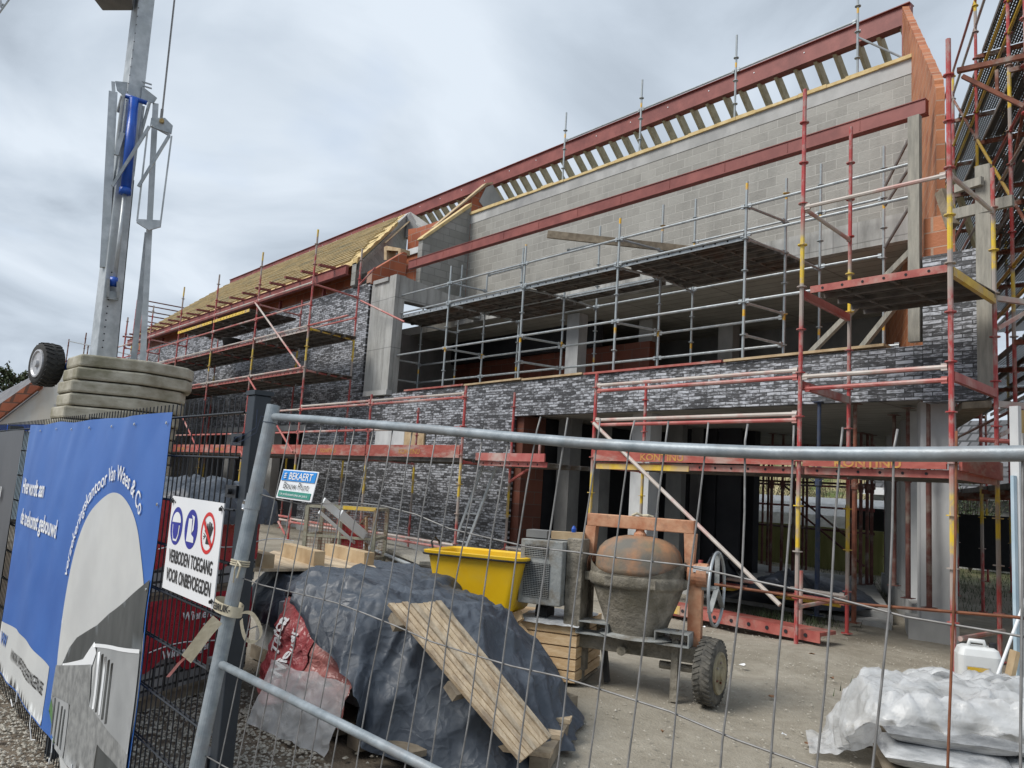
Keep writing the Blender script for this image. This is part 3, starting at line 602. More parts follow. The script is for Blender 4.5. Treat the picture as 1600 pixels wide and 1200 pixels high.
# ================================================================== SCAFFOLDS
def rosette(mb, x, y, z): mb.tube((x, y, z-.006), (x, y, z+.006), .055, 10)
def standard(P, x, y, z0, z1, mat='standard', r=.0245, ros=True, dx=0):
    mb = MB(); mb.tube((x, y, z0), (x+dx, y, z1), r, 8)
    z = math.ceil(z0*2)/2
    while ros and z < z1-.05:
        if z > z0+.05: rosette(mb, x+dx*(z-z0)/(z1-z0), y, z)
        z += .5
    mb.tube((x, y, z0-.002), (x, y, z0+.008), .07, 8)
    return mb.build('standard', mat, P)
def ledger(P, a, b, mat='rail_red', r=.024, name='ledger'):
    mb = MB(); a, b = Vector(a), Vector(b); d = (b-a).normalized()
    mb.tube(a+d*.03, b-d*.03, r, 8); mb.bar(a+d*.03, a+d*.09, .03, .07); mb.bar(b-d*.09, b-d*.03, .03, .07); return mb.build(name, mat, P)
def deck(P, x0, x1, y0, y1, z, mat='deck_steel', n=4, side='deck_red', name='deck'):
    """steel planks seen from below: ribbed underside, coloured side flange with punched holes"""
    for k in range(n):
        w = (y1-y0)/n; a = y0+k*w+.006; b = y0+(k+1)*w-.006; mb = MB()
        mb.box(x0, x1, a, b, z-.012, z); mb.box(x0, x1, a, a+.02, z-.07, z-.012); mb.box(x0, x1, b-.02, b, z-.07, z-.012)
        for j in range(1, 3): yy = a+(b-a)*j/3; mb.box(x0+.05, x1-.05, yy-.012, yy+.012, z-.03, z-.012)
        xx = x0+.3
        while xx < x1-.2: mb.box(xx, xx+.04, a+.02, b-.02, z-.05, z-.013); xx += .55
        p = mb.build(name, mat, P)
        if k == 0 and side:
            s = MB(); s.box(x0, x1, y0-.008, y0+.004, z-.075, z+.005); fl = s.build('flange', side, p)
            h = MB(); xx = x0+.15
            while xx < x1-.1: h.tube((xx, y0-.0125, z-.035), (xx, y0-.0085, z-.035), .016, 6); xx += .23
            h.build('flange_holes', 'dark_void', p)
# ---- red facade scaffold (upper left part)
S1 = thing('facade_scaffold', 'long red tube scaffold with steel decks along the upper dark brick facade', 'scaffold', (-25, 8.25, 0), 'tube scaffolds round the building')
XO = [-17.3, -20.5, -23.65, -26.8, -30.0, -33.25, -36.4]; XI = [x-.35 for x in XO]
O_, I_ = 8.25, 9.67
tops = [7.36, 7.4, 7.3, 7.4, 7.2, 7.15, 7.1]
for i, (x, xi) in enumerate(zip(XO, XI)):
    standard(S1, x, O_, 0, tops[i]); standard(S1, xi, I_, 0, (7.3, 6.4, 6.6, 6.5, 6.4, 6.3, 6.3)[i])
for i in range(6):
    a, b = XO[i], XO[i+1]
    for z, m in ((6.06, 'rail_pale'), (5.55, 'rail_red'), (5.0, 'rail_pale'), (3.0, 'rail_pale'), (2.46, 'rail_red'), (.5, 'rail_red'), (.42, 'rail_pale'), (4.0, 'rail_pale')):
        if z == 6.06 and i == 0: m = 'rail_pale'
        ledger(S1, (a, O_, z), (b, O_, z), m)
    deck(S1, b+.05, a-.05, O_+.04, I_-.1, 4.97, side='deck_red' if i else 'rail_pale')
    deck(S1, b+.05, a-.05, O_+.04, I_-.1, 3.97, side='deck_red')
    if i < 5: deck(S1, b+.05, a-.05, O_+.04, I_-.1, 1.97, side=None)
for i in (1, 2):
    deck(S1, XO[i+1]+.05, XO[i]-.4 if i == 1 else XO[i]-.05, O_-.05, I_-.1, 5.87, side='deck_yellow', n=4)
for i in range(7):
    for z, m in ((5.95, 'rail_red'), (4.93, 'deck_yellow' if i == 0 else 'rail_red'), (3.93, 'rail_red'), (1.93, 'rail_red')):
        if i == 0 and z == 5.95: z = 6.02
        ledger(S1, (XO[i], O_, z), (XI[i], I_, z), m, name='transom')
for x0, z0, x1, z1, m in ((-20.57, 6.0, -17.4, 4.0, 'rail_pale'), (-20.49, 3.95, -17.4, 2.0, 'rail_red'), (-20.5, 2.0, -17.35, .1, 'rail_red'), (-26.8, 3.9, -23.65, 2.0, 'rail_red')):
    mb = MB(); mb.tube((x0, O_-.05, z0), (x1, O_-.05, z1), .024, 8); mb.build('brace', m, S1)
for i in range(5): ledger(S1, (XI[i], I_, 5.5), (XI[i+1], I_, 5.5), 'rail_red')
mb = MB(); mb.tube((-17.65, I_, 6.35), (-16.1, 9.2, 6.42), .024, 8); mb.build('stub_tube', 'rail_red', S1)
mb = MB(); mb.tube((-17.3, O_, 5.0), (-15.9, 8.5, 5.12), .024, 8); mb.build('stub_tube', 'rail_red', S1)
mb = MB(); mb.tube((-17.4, I_-.05, 5.9), (-15.9, 10.0, 5.25), .024, 8); mb.build('stub_tube', 'rail_red', S1)
def toe(P, a, b, y, z0, z1, txt=True, x_txt=None, mat='toe_red'):
    mb = MB(); mb.box(a, b, y-.03, y-.005, z0, z1); t = mb.build('toe_board', mat, P)
    if txt:
        cx = x_txt if x_txt is not None else (a+b)/2
        tm = text_mesh('KONTINU', .12, lambda u, v: (cx+u, y-.034, (z0+z1)/2-.055+v), bold=.003, xs=1.3); tm.build('lettering', 'toe_yellow_print', t)
for i in range(1, 6): toe(S1, XO[i]+.02, XO[i-1]-.02, O_, 1.95, 2.17)
# ---- low red scaffold in front of the brick wall and the opening
S2 = thing('low_scaffold', 'low red tube scaffold with toe boards before the ground floor dark brick wall', 'scaffold', (-11, 8.25, 0), 'tube scaffolds round the building')
XL = [-14.12, -10.95, -7.85]; XLI = [-14.5, -11.3, -8.12]
for x in XL: standard(S2, x, O_, 0, 3.2)
for x in XLI: standard(S2, x, I_, 0, 3.28 if x > -12 else 3.1)
for a, b in ((-17.3, -14.12), (-14.12, -10.95)):
    for z, m in ((3.0, 'rail_red'), (3.07, 'rail_pale'), (2.47, 'rail_red'), (.47, 'rail_pale'), (.40, 'rail_red')): ledger(S2, (a, O_, z), (b, O_, z), m)
    deck(S2, a+.05, b-.05, O_+.04, I_-.3, 1.95, side=None); toe(S2, a+.03, b-.03, O_, 1.95, 2.17)
ledger(S2, (XLI[1], I_, .4), (XLI[2], I_, .42), 'rail_pale'); ledger(S2, (XL[1], O_+.1, .35), (XLI[1], I_, .35), 'rail_red', name='transom')
toe(S2, -10.9, -9.15, O_+.3, 1.93, 2.06, False, mat='rail_red'); deck(S2, -10.9, -9.15, O_+.34, I_-.1, 1.92, side='rail_red')
for x, xi in zip(XL, XLI): ledger(S2, (x, O_, 1.88), (xi, I_, 1.88), name='transom')
mb = MB(); mb.bar((-11.3, I_-.02, 1.95), (-10.5, I_-.02, 1.95), .05, .05); mb.bar((-11.28, I_-.02, 1.6), (-10.6, I_-.02, 1.93), .04, .04); mb.tube((-10.5, I_-.02, 1.93), (-10.5, I_-.02, 2.3), .024); mb.build('bracket', 'rail_red', S2)
# ---- red scaffold tower at the right corner
S3 = thing('corner_scaffold', 'bright red and yellow scaffold tower standing before the right brick corner pier', 'scaffold', (-4, 8.25, 0), 'tube scaffolds round the building')
standard(S3, -4.68, O_, 0, 6.42, dx=.0); standard(S3, -3.08, O_, 0, 6.4, r=.027); standard(S3, -4.82, I_, 0, 6.5); standard(S3, -3.15, I_, 0, 5.47)
for z, ms in ((3.03, 'rail_pale'), (2.95, 'rail_red'), (2.53, 'rail_pale'), (2.46, 'rail_red')): ledger(S3, (-7.85, O_, z), (-4.68, O_, z), ms)
for z, ms in ((2.95, 'rail_pale'), (2.82, 'rail_red')): ledger(S3, (-4.68, O_ if z > 2.9 else O_+.06, z), (-3.08, O_, z-.0), ms)
ledger(S3, (-4.68, O_, 4.95), (-3.08, O_, 4.93), 'rail_pale'); ledger(S3, (-3.08, O_, 4.93), (-3.15, I_, 4.95), 'rail_pale', name='transom'); ledger(S3, (-4.68, O_, 4.95), (-4.82, I_, 4.95), 'rail_pale', name='transom')
ledger(S3, (-4.68, O_, 0.02), (-3.08, O_, .05), 'deck_steel') if False else None
deck(S3, -4.60, -3.12, O_+.05, I_-.05, 4.0, side='deck_red', n=4)
for z in (3.92, 1.9, 2.86):
    for (x, xi) in ((-4.68, -4.82), (-3.08, -3.15)):
        mb = MB(); mb.bar((x, O_+.03, z), (xi, I_-.03, z), .05, .09); mb.build('transom', 'deck_yellow' if (x > -4 and z > 3.9) else 'rail_red', S3)
deck(S3, -7.8, -4.73, O_+.04, I_-.05, 1.93, side='deck_red'); deck(S3, -4.63, -3.12, O_+.04, I_-.05, 1.93, side='deck_red')
mb = MB(); mb.box(-7.8, -6.2, O_+.02, O_+.028, 1.84, 1.915); mb.build('painted_flange', 'deck_yellow', S3)
toe(S3, -7.82, -4.72, O_, 1.95, 2.10, x_txt=-6.6); toe(S3, -4.62, -3.12, O_, 1.94, 2.06, x_txt=-3.9)
mb = MB(); mb.bar((-3.02, O_+.05, 2.03), (-3.09, I_-.05, 2.0), .03, .19); mb.build('toe_board', 'toe_red', S3)
mb = MB(); mb.tube((-7.82, O_-.05, 2.48), (-4.85, O_-.05, .40), .026, 8); mb.build('brace', 'rail_pale', S3)
ledger(S3, (-4.68, O_, .40), (-4.82, I_, .42), 'rail_pale', name='transom')
for y, z, m in ((I_, .44, 'rail_pale'), (I_, .36, 'rail_red')): ledger(S3, (-8.12, y, z), (-4.82, y, z), m)
ledger(S3, (-3.3, O_+.1, .55), (-3.12, I_-.2, .6), 'rail_pale') if False else None
mb = MB(); mb.tube((-3.03, O_+.02, .36), (-3.1, I_-.05, .33), .026); mb.build('transom', 'rail_pale', S3)
ledger(S3, (-4.68, O_, 4.0-.98), (-4.68, O_-.001, 3.0-.0), 'rail_red') if False else None
for x, y0, y1 in ((-3.15, I_, I_+.0),):
    mb = MB(); mb.bar((-3.15, 9.7, 3.95), (-2.85, 10.3, 3.95), .05, .06); mb.bar((-3.14, 9.72, 3.6), (-2.9, 10.2, 3.92), .04, .04); mb.tube((-2.85, 10.3, 3.9), (-2.85, 10.3, 4.45), .03); mb.build('bracket', 'rail_pale', S3)
    mb = MB(); mb.bar((-3.15, 9.7, 2.75), (-2.75, 10.3, 2.75), .05, .07); mb.bar((-3.14, 9.72, 2.4), (-2.8, 10.2, 2.72), .04, .04); mb.tube((-2.75, 10.3, 2.7), (-2.75, 10.3, 3.2), .03); mb.build('bracket', 'rail_pale', S3)
mb = MB(); mb.tube((-3.3, 9.6, 2.35), (-2.2, 10.2, 2.3), .027); mb.build('stub_tube', 'rail_red', S3)
for p, q in (((1430, 198), (1383, 290)), ((1430, 248), (1382, 322)), ((1430, 308), (1382, 388))): MB().tube(FY(*p, 11.6), FY(*q, 11.6), .024).build('brace', 'prop_grey', S3)
# ---- grey scaffold on the terrace
S4 = thing('terrace_scaffold', 'galvanised grey tube scaffold standing on the terrace before the grey block wall', 'scaffold', (-11, 10.2, 3.3), 'tube scaffolds round the building')
XF = [-17.0, -14.45, -11.88, -9.34, -6.74]; XM = [-16.95, -14.35, -11.7, -9.17, -6.65]; XB = [-16.95, -14.45, -11.87, -9.30, -6.68, -5.6]
Y1, Y2, Y3 = 10.22, 11.2, 12.35
for x in XF: standard(S4, x, Y1, 3.56, 6.42, 'galv_standard', .022)
for i, x in enumerate(XM): standard(S4, x, Y2, 3.31, (6.5, 6.4, 5.6, 6.9, 6.75)[i], 'galv_standard', .022)
for x in XB: standard(S4, x, Y3, 3.31, 7.38, 'galv_standard', .022)
def run(xs, y, z, m='galv'):
    for i in range(len(xs)-1): ledger(S4, (xs[i], y, z), (xs[i+1], y, z), m, .022)
run(XF+[-4.2], Y1, 6.02); run(XF+[-4.2], Y1, 5.57, 'galv'); run(XF+[-4.4], Y1, 4.52); run(XM, Y2, 4.45); run(XM, Y2, 4.0); run(XM[:4], Y2, 5.5); run(XB, Y3, 5.55); run(XB[3:], Y3, 6.5); run([-7.5, -5.6, -4.4], Y1, 3.62, 'galv')
for i in range(5):
    for z in (5.5, 4.5, 4.0):
        if z == 4.0 and i % 2: continue
        ledger(S4, (XF[i], Y1, z), (XM[i], Y2, z), 'galv', .022, 'transom')
    ledger(S4, (XM[i], Y2, 5.5), (XB[i], Y3, 5.5), 'galv', .022, 'transom')
for i in (1, 3, 4): ledger(S4, (XF[i], Y1, 6.02), (XM[i], Y2, 6.02), 'galv', .022, 'transom')
for i in (0, 1, 2): ledger(S4, (XM[i], Y2, 6.4 if i < 2 else 6.5), (XB[i], Y3, 6.9 if i < 2 else 7.0), 'galv', .022, 'transom')
deck(S4, -16.95, -14.5, Y1+.03, Y2, 5.52, n=3, side='galv'); deck(S4, -14.4, -11.92, Y1+.03, Y2+.9, 5.54, n=5, side='galv')
deck(S4, -11.85, -9.4, Y1+.03, Y2-.3, 5.56, n=2, side='galv'); deck(S4, -11.85, -9.4, Y2+.1, Y2+.45, 5.56, n=1, side='galv'); deck(S4, -9.3, -6.78, Y1+.03, Y3-.3, 5.57, n=6, side='galv')
# timbers laid through the scaffold
mb = MB(); mb.bar((-10.9, 9.9, 6.35), (-8.6, 11.6, 6.0), .06, .14); mb.build('timber_plank', 'wood_old', S4)
# ---- guard rail above the block wall
S5 = thing('ridge_guard_rail', 'thin galvanised guard rail posts and rail rising above the grey block wall', 'guard rail', (-10, 13.1, 9.0))
for x, z0, z1 in ((-13.9, 9.05, 10.98), (-11.42, 9.05, 10.95), (-8.92, 9.05, 11.0), (-6.38, 9.05, 11.1)):
    standard(S5, x, 13.02, z0, z1, 'galv_standard', .022); 
ledger(S5, (-13.9, 13.02, 10.22), (-11.42, 13.02, 10.22), 'galv', .02); ledger(S5, (-11.42, 13.02, 10.22), (-8.92, 13.02, 10.22), 'galv', .02); ledger(S5, (-8.92, 13.02, 10.22), (-6.38, 13.02, 10.22), 'galv', .02)
mb = MB(); mb.tube((-6.38, 13.02, 9.9), (-5.7, 13.3, 9.35), .02); mb.build('brace', 'galv', S5)
# ---- large scaffold of perforated decks beside the gable
S6 = thing('gable_scaffold', 'tall scaffold with many perforated steel decks running back beside the right gable', 'scaffold', (-2.6, 10, 0), 'tube scaffolds round the building')
pA = Vector((-2.55, 10.0, 0)); pB = pA+Vector((1.35, .2, 0))
for k in range(6):
    for j, p in enumerate((pA, pB, pB+Vector((1.3, .2, 0)))):
        if j == 2 and k not in (0, 1, 2): continue
        q = p+SK*(k*2.5); standard(S6, q.x, q.y, 0, 10.6, 'standard', .027)
for lv in (2.0, 4.0, 6.0, 8.0, 9.6):
    for k in range(5):
        for j in range(3 if k < 3 else 2):
            base = pA+Vector((1.35, .2, 0))*j if j else pA
            if j: base = pA+Vector((1.35*j, .2*j, 0))
            a, b = pA+SK*(k*2.5)+Vector((1.35*j/1, 0, 0))*0, None
            q0 = pA+Vector((1.35, .2, 0))*j+SK*(k*2.5+.06); q1 = q0+SK*2.47
            for w in range(3 if lv > 2 else 2):
                if j == 2 and lv < 5: continue
                t0 = .08+w*.33; side = Vector((1.35, .2, 0)).normalized()
                a0 = q0+side*t0*1.2; a1 = a0+side*.385; b0 = q1+side*t0*1.2; b1 = b0+side*.385
                z = Vector((0, 0, lv)); mb = MB(); mb.add([a0+z, a1+z, b1+z, b0+z], [(0, 1, 2, 3)])
                mb.build('perforated_deck', 'perforated', S6) if (lv > 3) else MB().hexa([a0+z, a1+z, b1+z, b0+z, a0+z*1.01, a1+z*1.01, b1+z*1.01, b0+z*1.01]).build('deck', 'deck_steel', S6)
for lv in (2.0, 4.0, 6.0, 8.0, 9.6):
    mb = MB()
    for k in range(5):
        for j in range(3 if k < 3 else 2):
            for t in (0.08, .41, .74, 1.05):
                side = Vector((1.35, .2, 0)).normalized(); q0 = pA+Vector((1.35, .2, 0))*j+SK*(k*2.5+.06)+side*t*1.2; q1 = q0+SK*2.38; z = Vector((0, 0, lv-.03))
                if j == 2 and lv < 5: continue
                mb.bar(q0+z, q1+z, .022, .07)
    mb.build('deck_edge_rails', 'deck_steel', S6)
    for k in range(6):
        q = pA+SK*(k*2.5); e = pB+SK*(k*2.5)+(Vector((1.3, .2, 0)) if k < 3 else Vector())
        mb = MB(); mb.bar(q+Vector((0, 0, lv-.08)), e+Vector((0, 0, lv-.08)), .05, .07); mb.build('transom', 'rust', S6)
    for dz, m in ((1.0, 'rail_red'), (.5, 'rail_pale')):
        for base in (pA, pB+Vector((1.3, .2, 0))):
            if base is not pA and lv < 5: continue
            for k in range(4 if base is pA else 2): ledger(S6, base+SK*(k*2.5)+Vector((0, 0, lv+dz)), base+SK*(k*2.5+2.5)+Vector((0, 0, lv+dz)), m if lv % 4 else 'deck_yellow')
for k in range(3):
    q = pA+SK*(k*2.5)
    mb = MB(); mb.tube(q+Vector((0, 0, 4+2*k)), q+SK*2.5+Vector((0, 0, 6+2*k)), .024); mb.build('brace', 'deck_yellow' if k % 2 else 'rust', S6)
    mb = MB(); mb.tube(q+Vector((.2, 0, 9.4-2*k)), q+SK*2.5+Vector((.2, 0, 7.4-2*k)), .024); mb.build('brace', 'rust', S6)
for x, y in ((-2.46, 8.55), (-1.72, 8.9), (-2.62, 9.3)): standard(S6, x, y, 0, 10.4, 'standard', .026)
for z in (2.1, 4.1, 6.1, 8.1):
    ledger(S6, (-2.46, 8.55, z), (-1.72, 8.9, z), 'rail_red', .024, 'transom'); ledger(S6, (-2.62, 9.3, z+.02), (-1.2, 10.2, z+.02), 'rust', .024, 'transom')
mb = MB(); mb.bar((-3.05, 8.4, 6.1), (-1.7, 8.6, 6.02), .05, .05); mb.bar((-3.0, 8.4, 6.02), (-2.48, 8.5, 5.55), .04, .04); mb.bar((-2.7, 8.46, 6.0), (-2.7, 8.46, 5.78), .03, .03); mb.build('bracket', 'rust', S6)
# ---- free-standing upright pair right of the pier
# ---- scaffold in the garden, seen through the opening
S7 = thing('garden_scaffold', 'far red scaffold seen through the ground floor opening in front of the garden', 'scaffold', (-9.5, 17.5, 0), 'tube scaffolds round the building')
for i, x in enumerate((-11.3, -10.6, -10.2, -9.6, -9.0, -8.5, -8.2)):
    standard(S7, x, 17.3 if i % 2 else 18.2, 0, 3.8, 'prop', .03)
for z, m in ((2.9, 'rail_red'), (2.55, 'rail_pale'), (2.05, 'prop'), (1.98, 'rail_pale'), (1.5, 'rail_red'), (1.0, 'prop')):
    ledger(S7, (-12, 17.3, z), (-8.0, 17.3, z), m)
for (x0, z0, x1, z1) in ((-10.2, 2.0, -8.6, .9), (-9.8, 1.4, -8.2, .3)): MB().tube((x0, 17.2, z0), (x1, 17.2, z1), .025).build('brace', 'prop', S7)
# ---- hoist tower scaffold behind the far left end of the roof
S8 = thing('stair_tower', 'narrow red scaffold tower with guard rails rising beyond the far left roof end', 'scaffold', (-40.5, 12, 0), 'tube scaffolds round the building')
for x, y, z1 in ((-41.4, 10.6, 9.5), (-40.2, 10.6, 10.3), (-40.2, 15.5, 10.0), (-41.4, 15.5, 9.5)): standard(S8, x, y, 0, z1, 'standard', .035)
for x in (-41.4, -40.2):
    for z in (9.3, 8.8, 8.3): ledger(S8, (x, 10.6, z), (x, 15.5, z), 'prop', .03)
for z in (9.3, 8.5, 6.5): ledger(S8, (-41.4, 10.6, z), (-40.2, 10.6, z), 'rail_red', .03)
mb = MB(); mb.box(-41.3, -40.3, 10.6, 15.5, 7.75, 7.85); mb.build('deck', 'deck_red', S8)
for x0, z in ((-41.4, 6.4), (-41.4, 5.9)): ledger(S8, (x0, 10.6, z), (x0, 14.5, z), 'prop', .03)
# ---- scaffold seen far left past the crane
S9 = thing('far_scaffold', 'distant grey and red scaffold frame behind the crane mast at the far left', 'scaffold', (-42, 9, 0), 'tube scaffolds round the building')
for px, py in ((108, 530), (135, 520), (200, 496), (138, 540)):
    p = FY(px, py, 8.25 if px > 190 else 9.0); standard(S9, p.x, p.y, 0, p.z, 'rust', .03)
a, b = FY(108, 533, 9.0), FY(142, 540, 9.0); ledger(S9, a, b, 'galv', .03)
a, b = FY(178, 548, 8.6), FY(210, 556, 8.6); ledger(S9, a, b, 'galv', .03)
a, b = FY(103, 640, 9.0), FY(108, 533, 9.0)
# ================================================================== STEEL PROPS
def make_prop(name, label, mat, loc, h, grp='steel props under the first floor slab'):
    t = thing(name, label, 'steel prop', loc, grp); x, y, z = loc
    MB().tube((x, y, z), (x, y, z+h*.62), .032, 10).build('outer_tube', mat, t); MB().tube((x, y, z+h*.55), (x, y, z+h-.01), .025, 10).build('inner_tube', mat, t)
    mb = MB(); mb.tube((x, y, z+h*.60), (x, y, z+h*.66), .045, 10)
    mb.path([(x-.03, y-.04, z+h*.69), (x-.085, y-.05, z+h*.685), (x-.09, y-.05, z+h*.63), (x-.03, y-.04, z+h*.62)], .007, 6); mb.path([(x+.03, y-.04, z+h*.69), (x+.085, y-.05, z+h*.685), (x+.09, y-.05, z+h*.63), (x+.03, y-.04, z+h*.62)], .007, 6); mb.build('collar_handle', mat, t)
    MB().box(x-.07, x+.07, y-.07, y+.07, z, z+.008).build('base_plate', mat, t); MB().box(x-.07, x+.07, y-.07, y+.07, z+h-.008, z+h).build('head_plate', mat, t); return t
Pp = [('rusty red prop before the front white column', 'prop', FY(1452, 950, 10.34)), ('dark red prop in front of the second column', 'prop', FY(1419, 935, 10.95)), ('thin red prop by the third column', 'prop', FY(1397, 915, 11.7)),
      ('thick brown prop left of the receding columns', 'rust', G(1334, 973, .05)), ('blue and grey prop standing at the black sheet', 'prop_blue', G(1276, 962, .1))]
for lab, m, p in Pp: make_prop('steel_prop', lab, m, (p.x, p.y, p.z), 2.9-p.z if p.y < 12 else 2.85-p.z)
for i, (px, lab) in enumerate(((1205, 'leftmost of the thin dark props before the garden opening'), (1222, 'second thin dark prop from the left in the garden opening'), (1240, 'thin dark prop in the middle of the garden opening'), (1345, 'dark prop right of the garden opening beside the plastic sheet'), (1355, 'dark prop furthest right in the dense row behind the brown prop'), (1362, 'dark prop nearest the receding columns in the dense row'))):
    q = FY(px, 800, 14.6+.25*(i % 3)); make_prop('steel_prop', lab, 'prop', (q.x, q.y, .14), 2.79)

# ================================================================== BLACK MESH FENCE (parallel to the facade)
FYY = 1.03
F1 = thing('mesh_fence', 'black steel bar fence panels with spiked top running left behind the blue banner', 'fence', (-4, FYY, 0))
for k, (xa, xb) in enumerate(((-4.66, -2.58), (-7.16, -4.72), (-9.7, -7.22), (-14, -9.8))):
    mb = MB(); x = xa
    while x <= xb:
        mb.tube((x, FYY, .03), (x, FYY, 1.745), .0028, 5, cap=False); x += .05 if k < 3 else .1
    for z in (1.69, 1.54, 1.37, 1.20, 1.03, .855, .67, .485, .31, .13):
        for s in (-.006, .006): mb.tube((xa-.02, FYY+s, z), (xb+.02, FYY+s, z), .0038, 5, cap=False)
    mb.build('fence_panel', 'black_fence', F1)
for k, (x, w) in enumerate(((-4.69, .035), (-7.19, .035), (-9.75, .035))):
    mb = MB(); mb.box(x-w, x+w, FYY+.012, FYY+.10, -.1, 1.73); mb.box(x-w-.02, x+w+.02, FYY-.012, FYY+.012, 1.6, 1.66); mb.build('fence_post', 'post_dark', F1)
t = thing('gate_post', 'thick dark blue grey square post with flat cap where the two fences meet', 'post', (-2.56, 1.06, 0))
MB().box(-2.535, -2.475, 1.02, 1.075, -.1, 1.745).build('shaft', 'post_dark', t, bevel=.004); MB().box(-2.54, -2.47, 1.015, 1.08, 1.745, 1.76).build('cap', 'post_dark', t)
for z in (1.60, 1.43, .88, .6):
    mb = MB(); mb.box(-2.62, -2.53, 1.012, 1.05, z-.02, z+.02); mb.tube((-2.57, .998, z), (-2.57, 1.012, z), .010, 8); mb.build('clamp', 'black_fence', t)
# ================================================================== BANNERS
def bmap(x, z, off=0.0):
    """x along the fence, z up -> point on the slack cloth, off metres in front of it"""
    w = .0035*math.sin(x*6+z*2.2)+.0025*math.sin(x*13-z*5)+.006*noise.noise(Vector((x*2.6+z*1.6, z*1.2, 4)))
    w += .009*max(0, math.sin((x*1.5-z*.9)*4.2))**4*(.2+.8*(z/1.7))+.004*abs(noise.noise(Vector((x*3-z*3, x+z*2, 9))))
    return Vector((x, FYY-.035-w-off, z+.01*noise.noise(Vector((x*2, 0, 7)))))
BX0, BX1, BZ0, BZ1 = -6.06, -3.19, .16, 1.705
def btop(x): return BZ1+.004*math.sin(x*7)
BN = thing('blue_banner', 'large blue printed cloth banner with a house picture tied to the black fence', 'banner', (-4.6, FYY-.04, BZ0))
bpan = sheet(lambda u, v: bmap(BX0+(BX1-BX0)*u, BZ0+(btop(BX0+(BX1-BX0)*u)-BZ0)*v), 300, 90).build('cloth', 'banner_blue', BN, smooth=True)
def bpoly(name, pts, mat, off, nsub=26, parent=None):
    """a printed patch: polygon cut into small faces so that it follows the folds"""
    bm = bmesh.new(); f = bm.faces.new([bm.verts.new((x, z, 0)) for x, z in pts])
    x0, x1 = min(p[0] for p in pts), max(p[0] for p in pts); z0, z1 = min(p[1] for p in pts), max(p[1] for p in pts)
    k = x0
    while k < x1:
        bmesh.ops.bisect_plane(bm, geom=bm.verts[:]+bm.edges[:]+bm.faces[:], plane_co=(k, 0, 0), plane_no=(1, 0, 0)); k += .03
    k = z0
    while k < z1:
        bmesh.ops.bisect_plane(bm, geom=bm.verts[:]+bm.edges[:]+bm.faces[:], plane_co=(0, k, 0), plane_no=(0, 1, 0)); k += .06
    bmesh.ops.triangulate(bm, faces=bm.faces[:])
    bm.verts.ensure_lookup_table(); bm.verts.index_update()
    mb = MB(); mb.add([bmap(v.co.x, v.co.y, off) for v in bm.verts], [tuple(v.index for v in f.verts) for f in bm.faces]); bm.free()
    return mb.build(name, mat, parent or bpan, smooth=True)
cxx, czz, rr = -3.84, .70, .665
circ = [(cxx+rr*math.cos(a*math.pi/60), czz+rr*math.sin(a*math.pi/60)) for a in range(-20, 81+20)]
circ = [(min(x, -3.195), z) for x, z in circ]
bpoly('printed_disc', circ+[(-4.42, .17), (-3.2, .17)], 'banner_pale', .002)
bpoly('printed_corner', [(-6.05, .17), (-6.05, .45), (-5.6, .478), (-5.1, .468), (-4.66, .452), (-4.64, .17)], 'banner_pale', .002)
bpoly('printed_roof', [(-4.40, .50), (-4.28, .62), (-4.17, .685), (-3.86, .79), (-3.72, .86), (-3.5, .945), (-3.2, 1.07), (-3.2, .80), (-3.3, .80), (-3.72, .72), (-4.02, .62)], 'print_dark', .004)
bpoly('printed_window', [(-4.37, .47), (-4.36, .53), (-4.0, .62), (-3.86, .72), (-3.82, .68), (-3.88, .58)], 'white_print', .0055)
bpoly('printed_wall', [(-4.47, .50), (-3.86, .625), (-3.78, .16), (-4.3, .16), (-4.49, .34)], 'print_grey', .007)
bpoly('printed_wall', [(-3.86, .46), (-3.2, .46), (-3.2, .17), (-3.9, .17)], 'print_grey', .0075)
bpoly('printed_window', [(-3.80, .71), (-3.2, .80), (-3.2, .44), (-3.82, .46)], 'print_mid', .009)
for a in (-3.78, -3.73, -3.68, -3.62, -3.56): bpoly('printed_curtain', [(a, .69), (a+.03, .70), (a+.025+.02, .47), (a+.015, .46)], 'white_print' if a in (-3.78, -3.68) else 'print_dark', .0105)
bpoly('printed_beam', [(-3.85, .715), (-3.2, .815), (-3.2, .80), (-3.85, .70)], 'white_print', .0108)
bpoly('printed_window', [(-4.45, .36), (-4.12, .40), (-4.10, .17), (-4.40, .20)], 'print_mid', .0095)
for a in (-4.42, -4.34, -4.26, -4.2): bpoly('printed_curtain', [(a, .36), (a+.025, .365), (a+.035, .19), (a+.01, .19)], 'print_dark', .0115)
bpoly('printed_window', [(-3.62, .36), (-3.3, .36), (-3.3, .17), (-3.62, .17)], 'print_dark', .0095)
bpoly('printed_curtain', [(-3.52, .29), (-3.42, .33), (-3.36, .30), (-3.36, .17), (-3.54, .17)], 'white_print', .0115)
bpoly('printed_lawn', [(-4.50, .28), (-4.48, .34), (-4.30, .20), (-4.32, .165)], 'print_green', .009)
def btext(txt, size, x, z, mat='white_print', xs=1.0, align='LEFT', bold=.003, slope=0):
    text_mesh(txt, size, lambda u, v: bmap(x+u, z+v+u*slope, .006), align=align, xs=xs, bold=bold).build('lettering', mat, bpan)
btext('Hier wordt aan', .135, -5.97, 1.27, xs=.80); btext('de toekomst gebouwd', .135, -5.92, 1.08, xs=.86)
btext('WWW.WEVERZEKERINGEN.BE', .085, -5.64, .30, mat='sign_black', xs=.78, bold=.001)
btext('VW', .10, -5.98, .33, mat='banner_blue', xs=1.0)
def arc(u, v):   # text baseline on a circle just outside the disc
    a = math.radians(164)-u/(rr+.035); r = rr+.035+v; return bmap(cxx+r*math.cos(a), czz+.02+r*math.sin(a), .006)
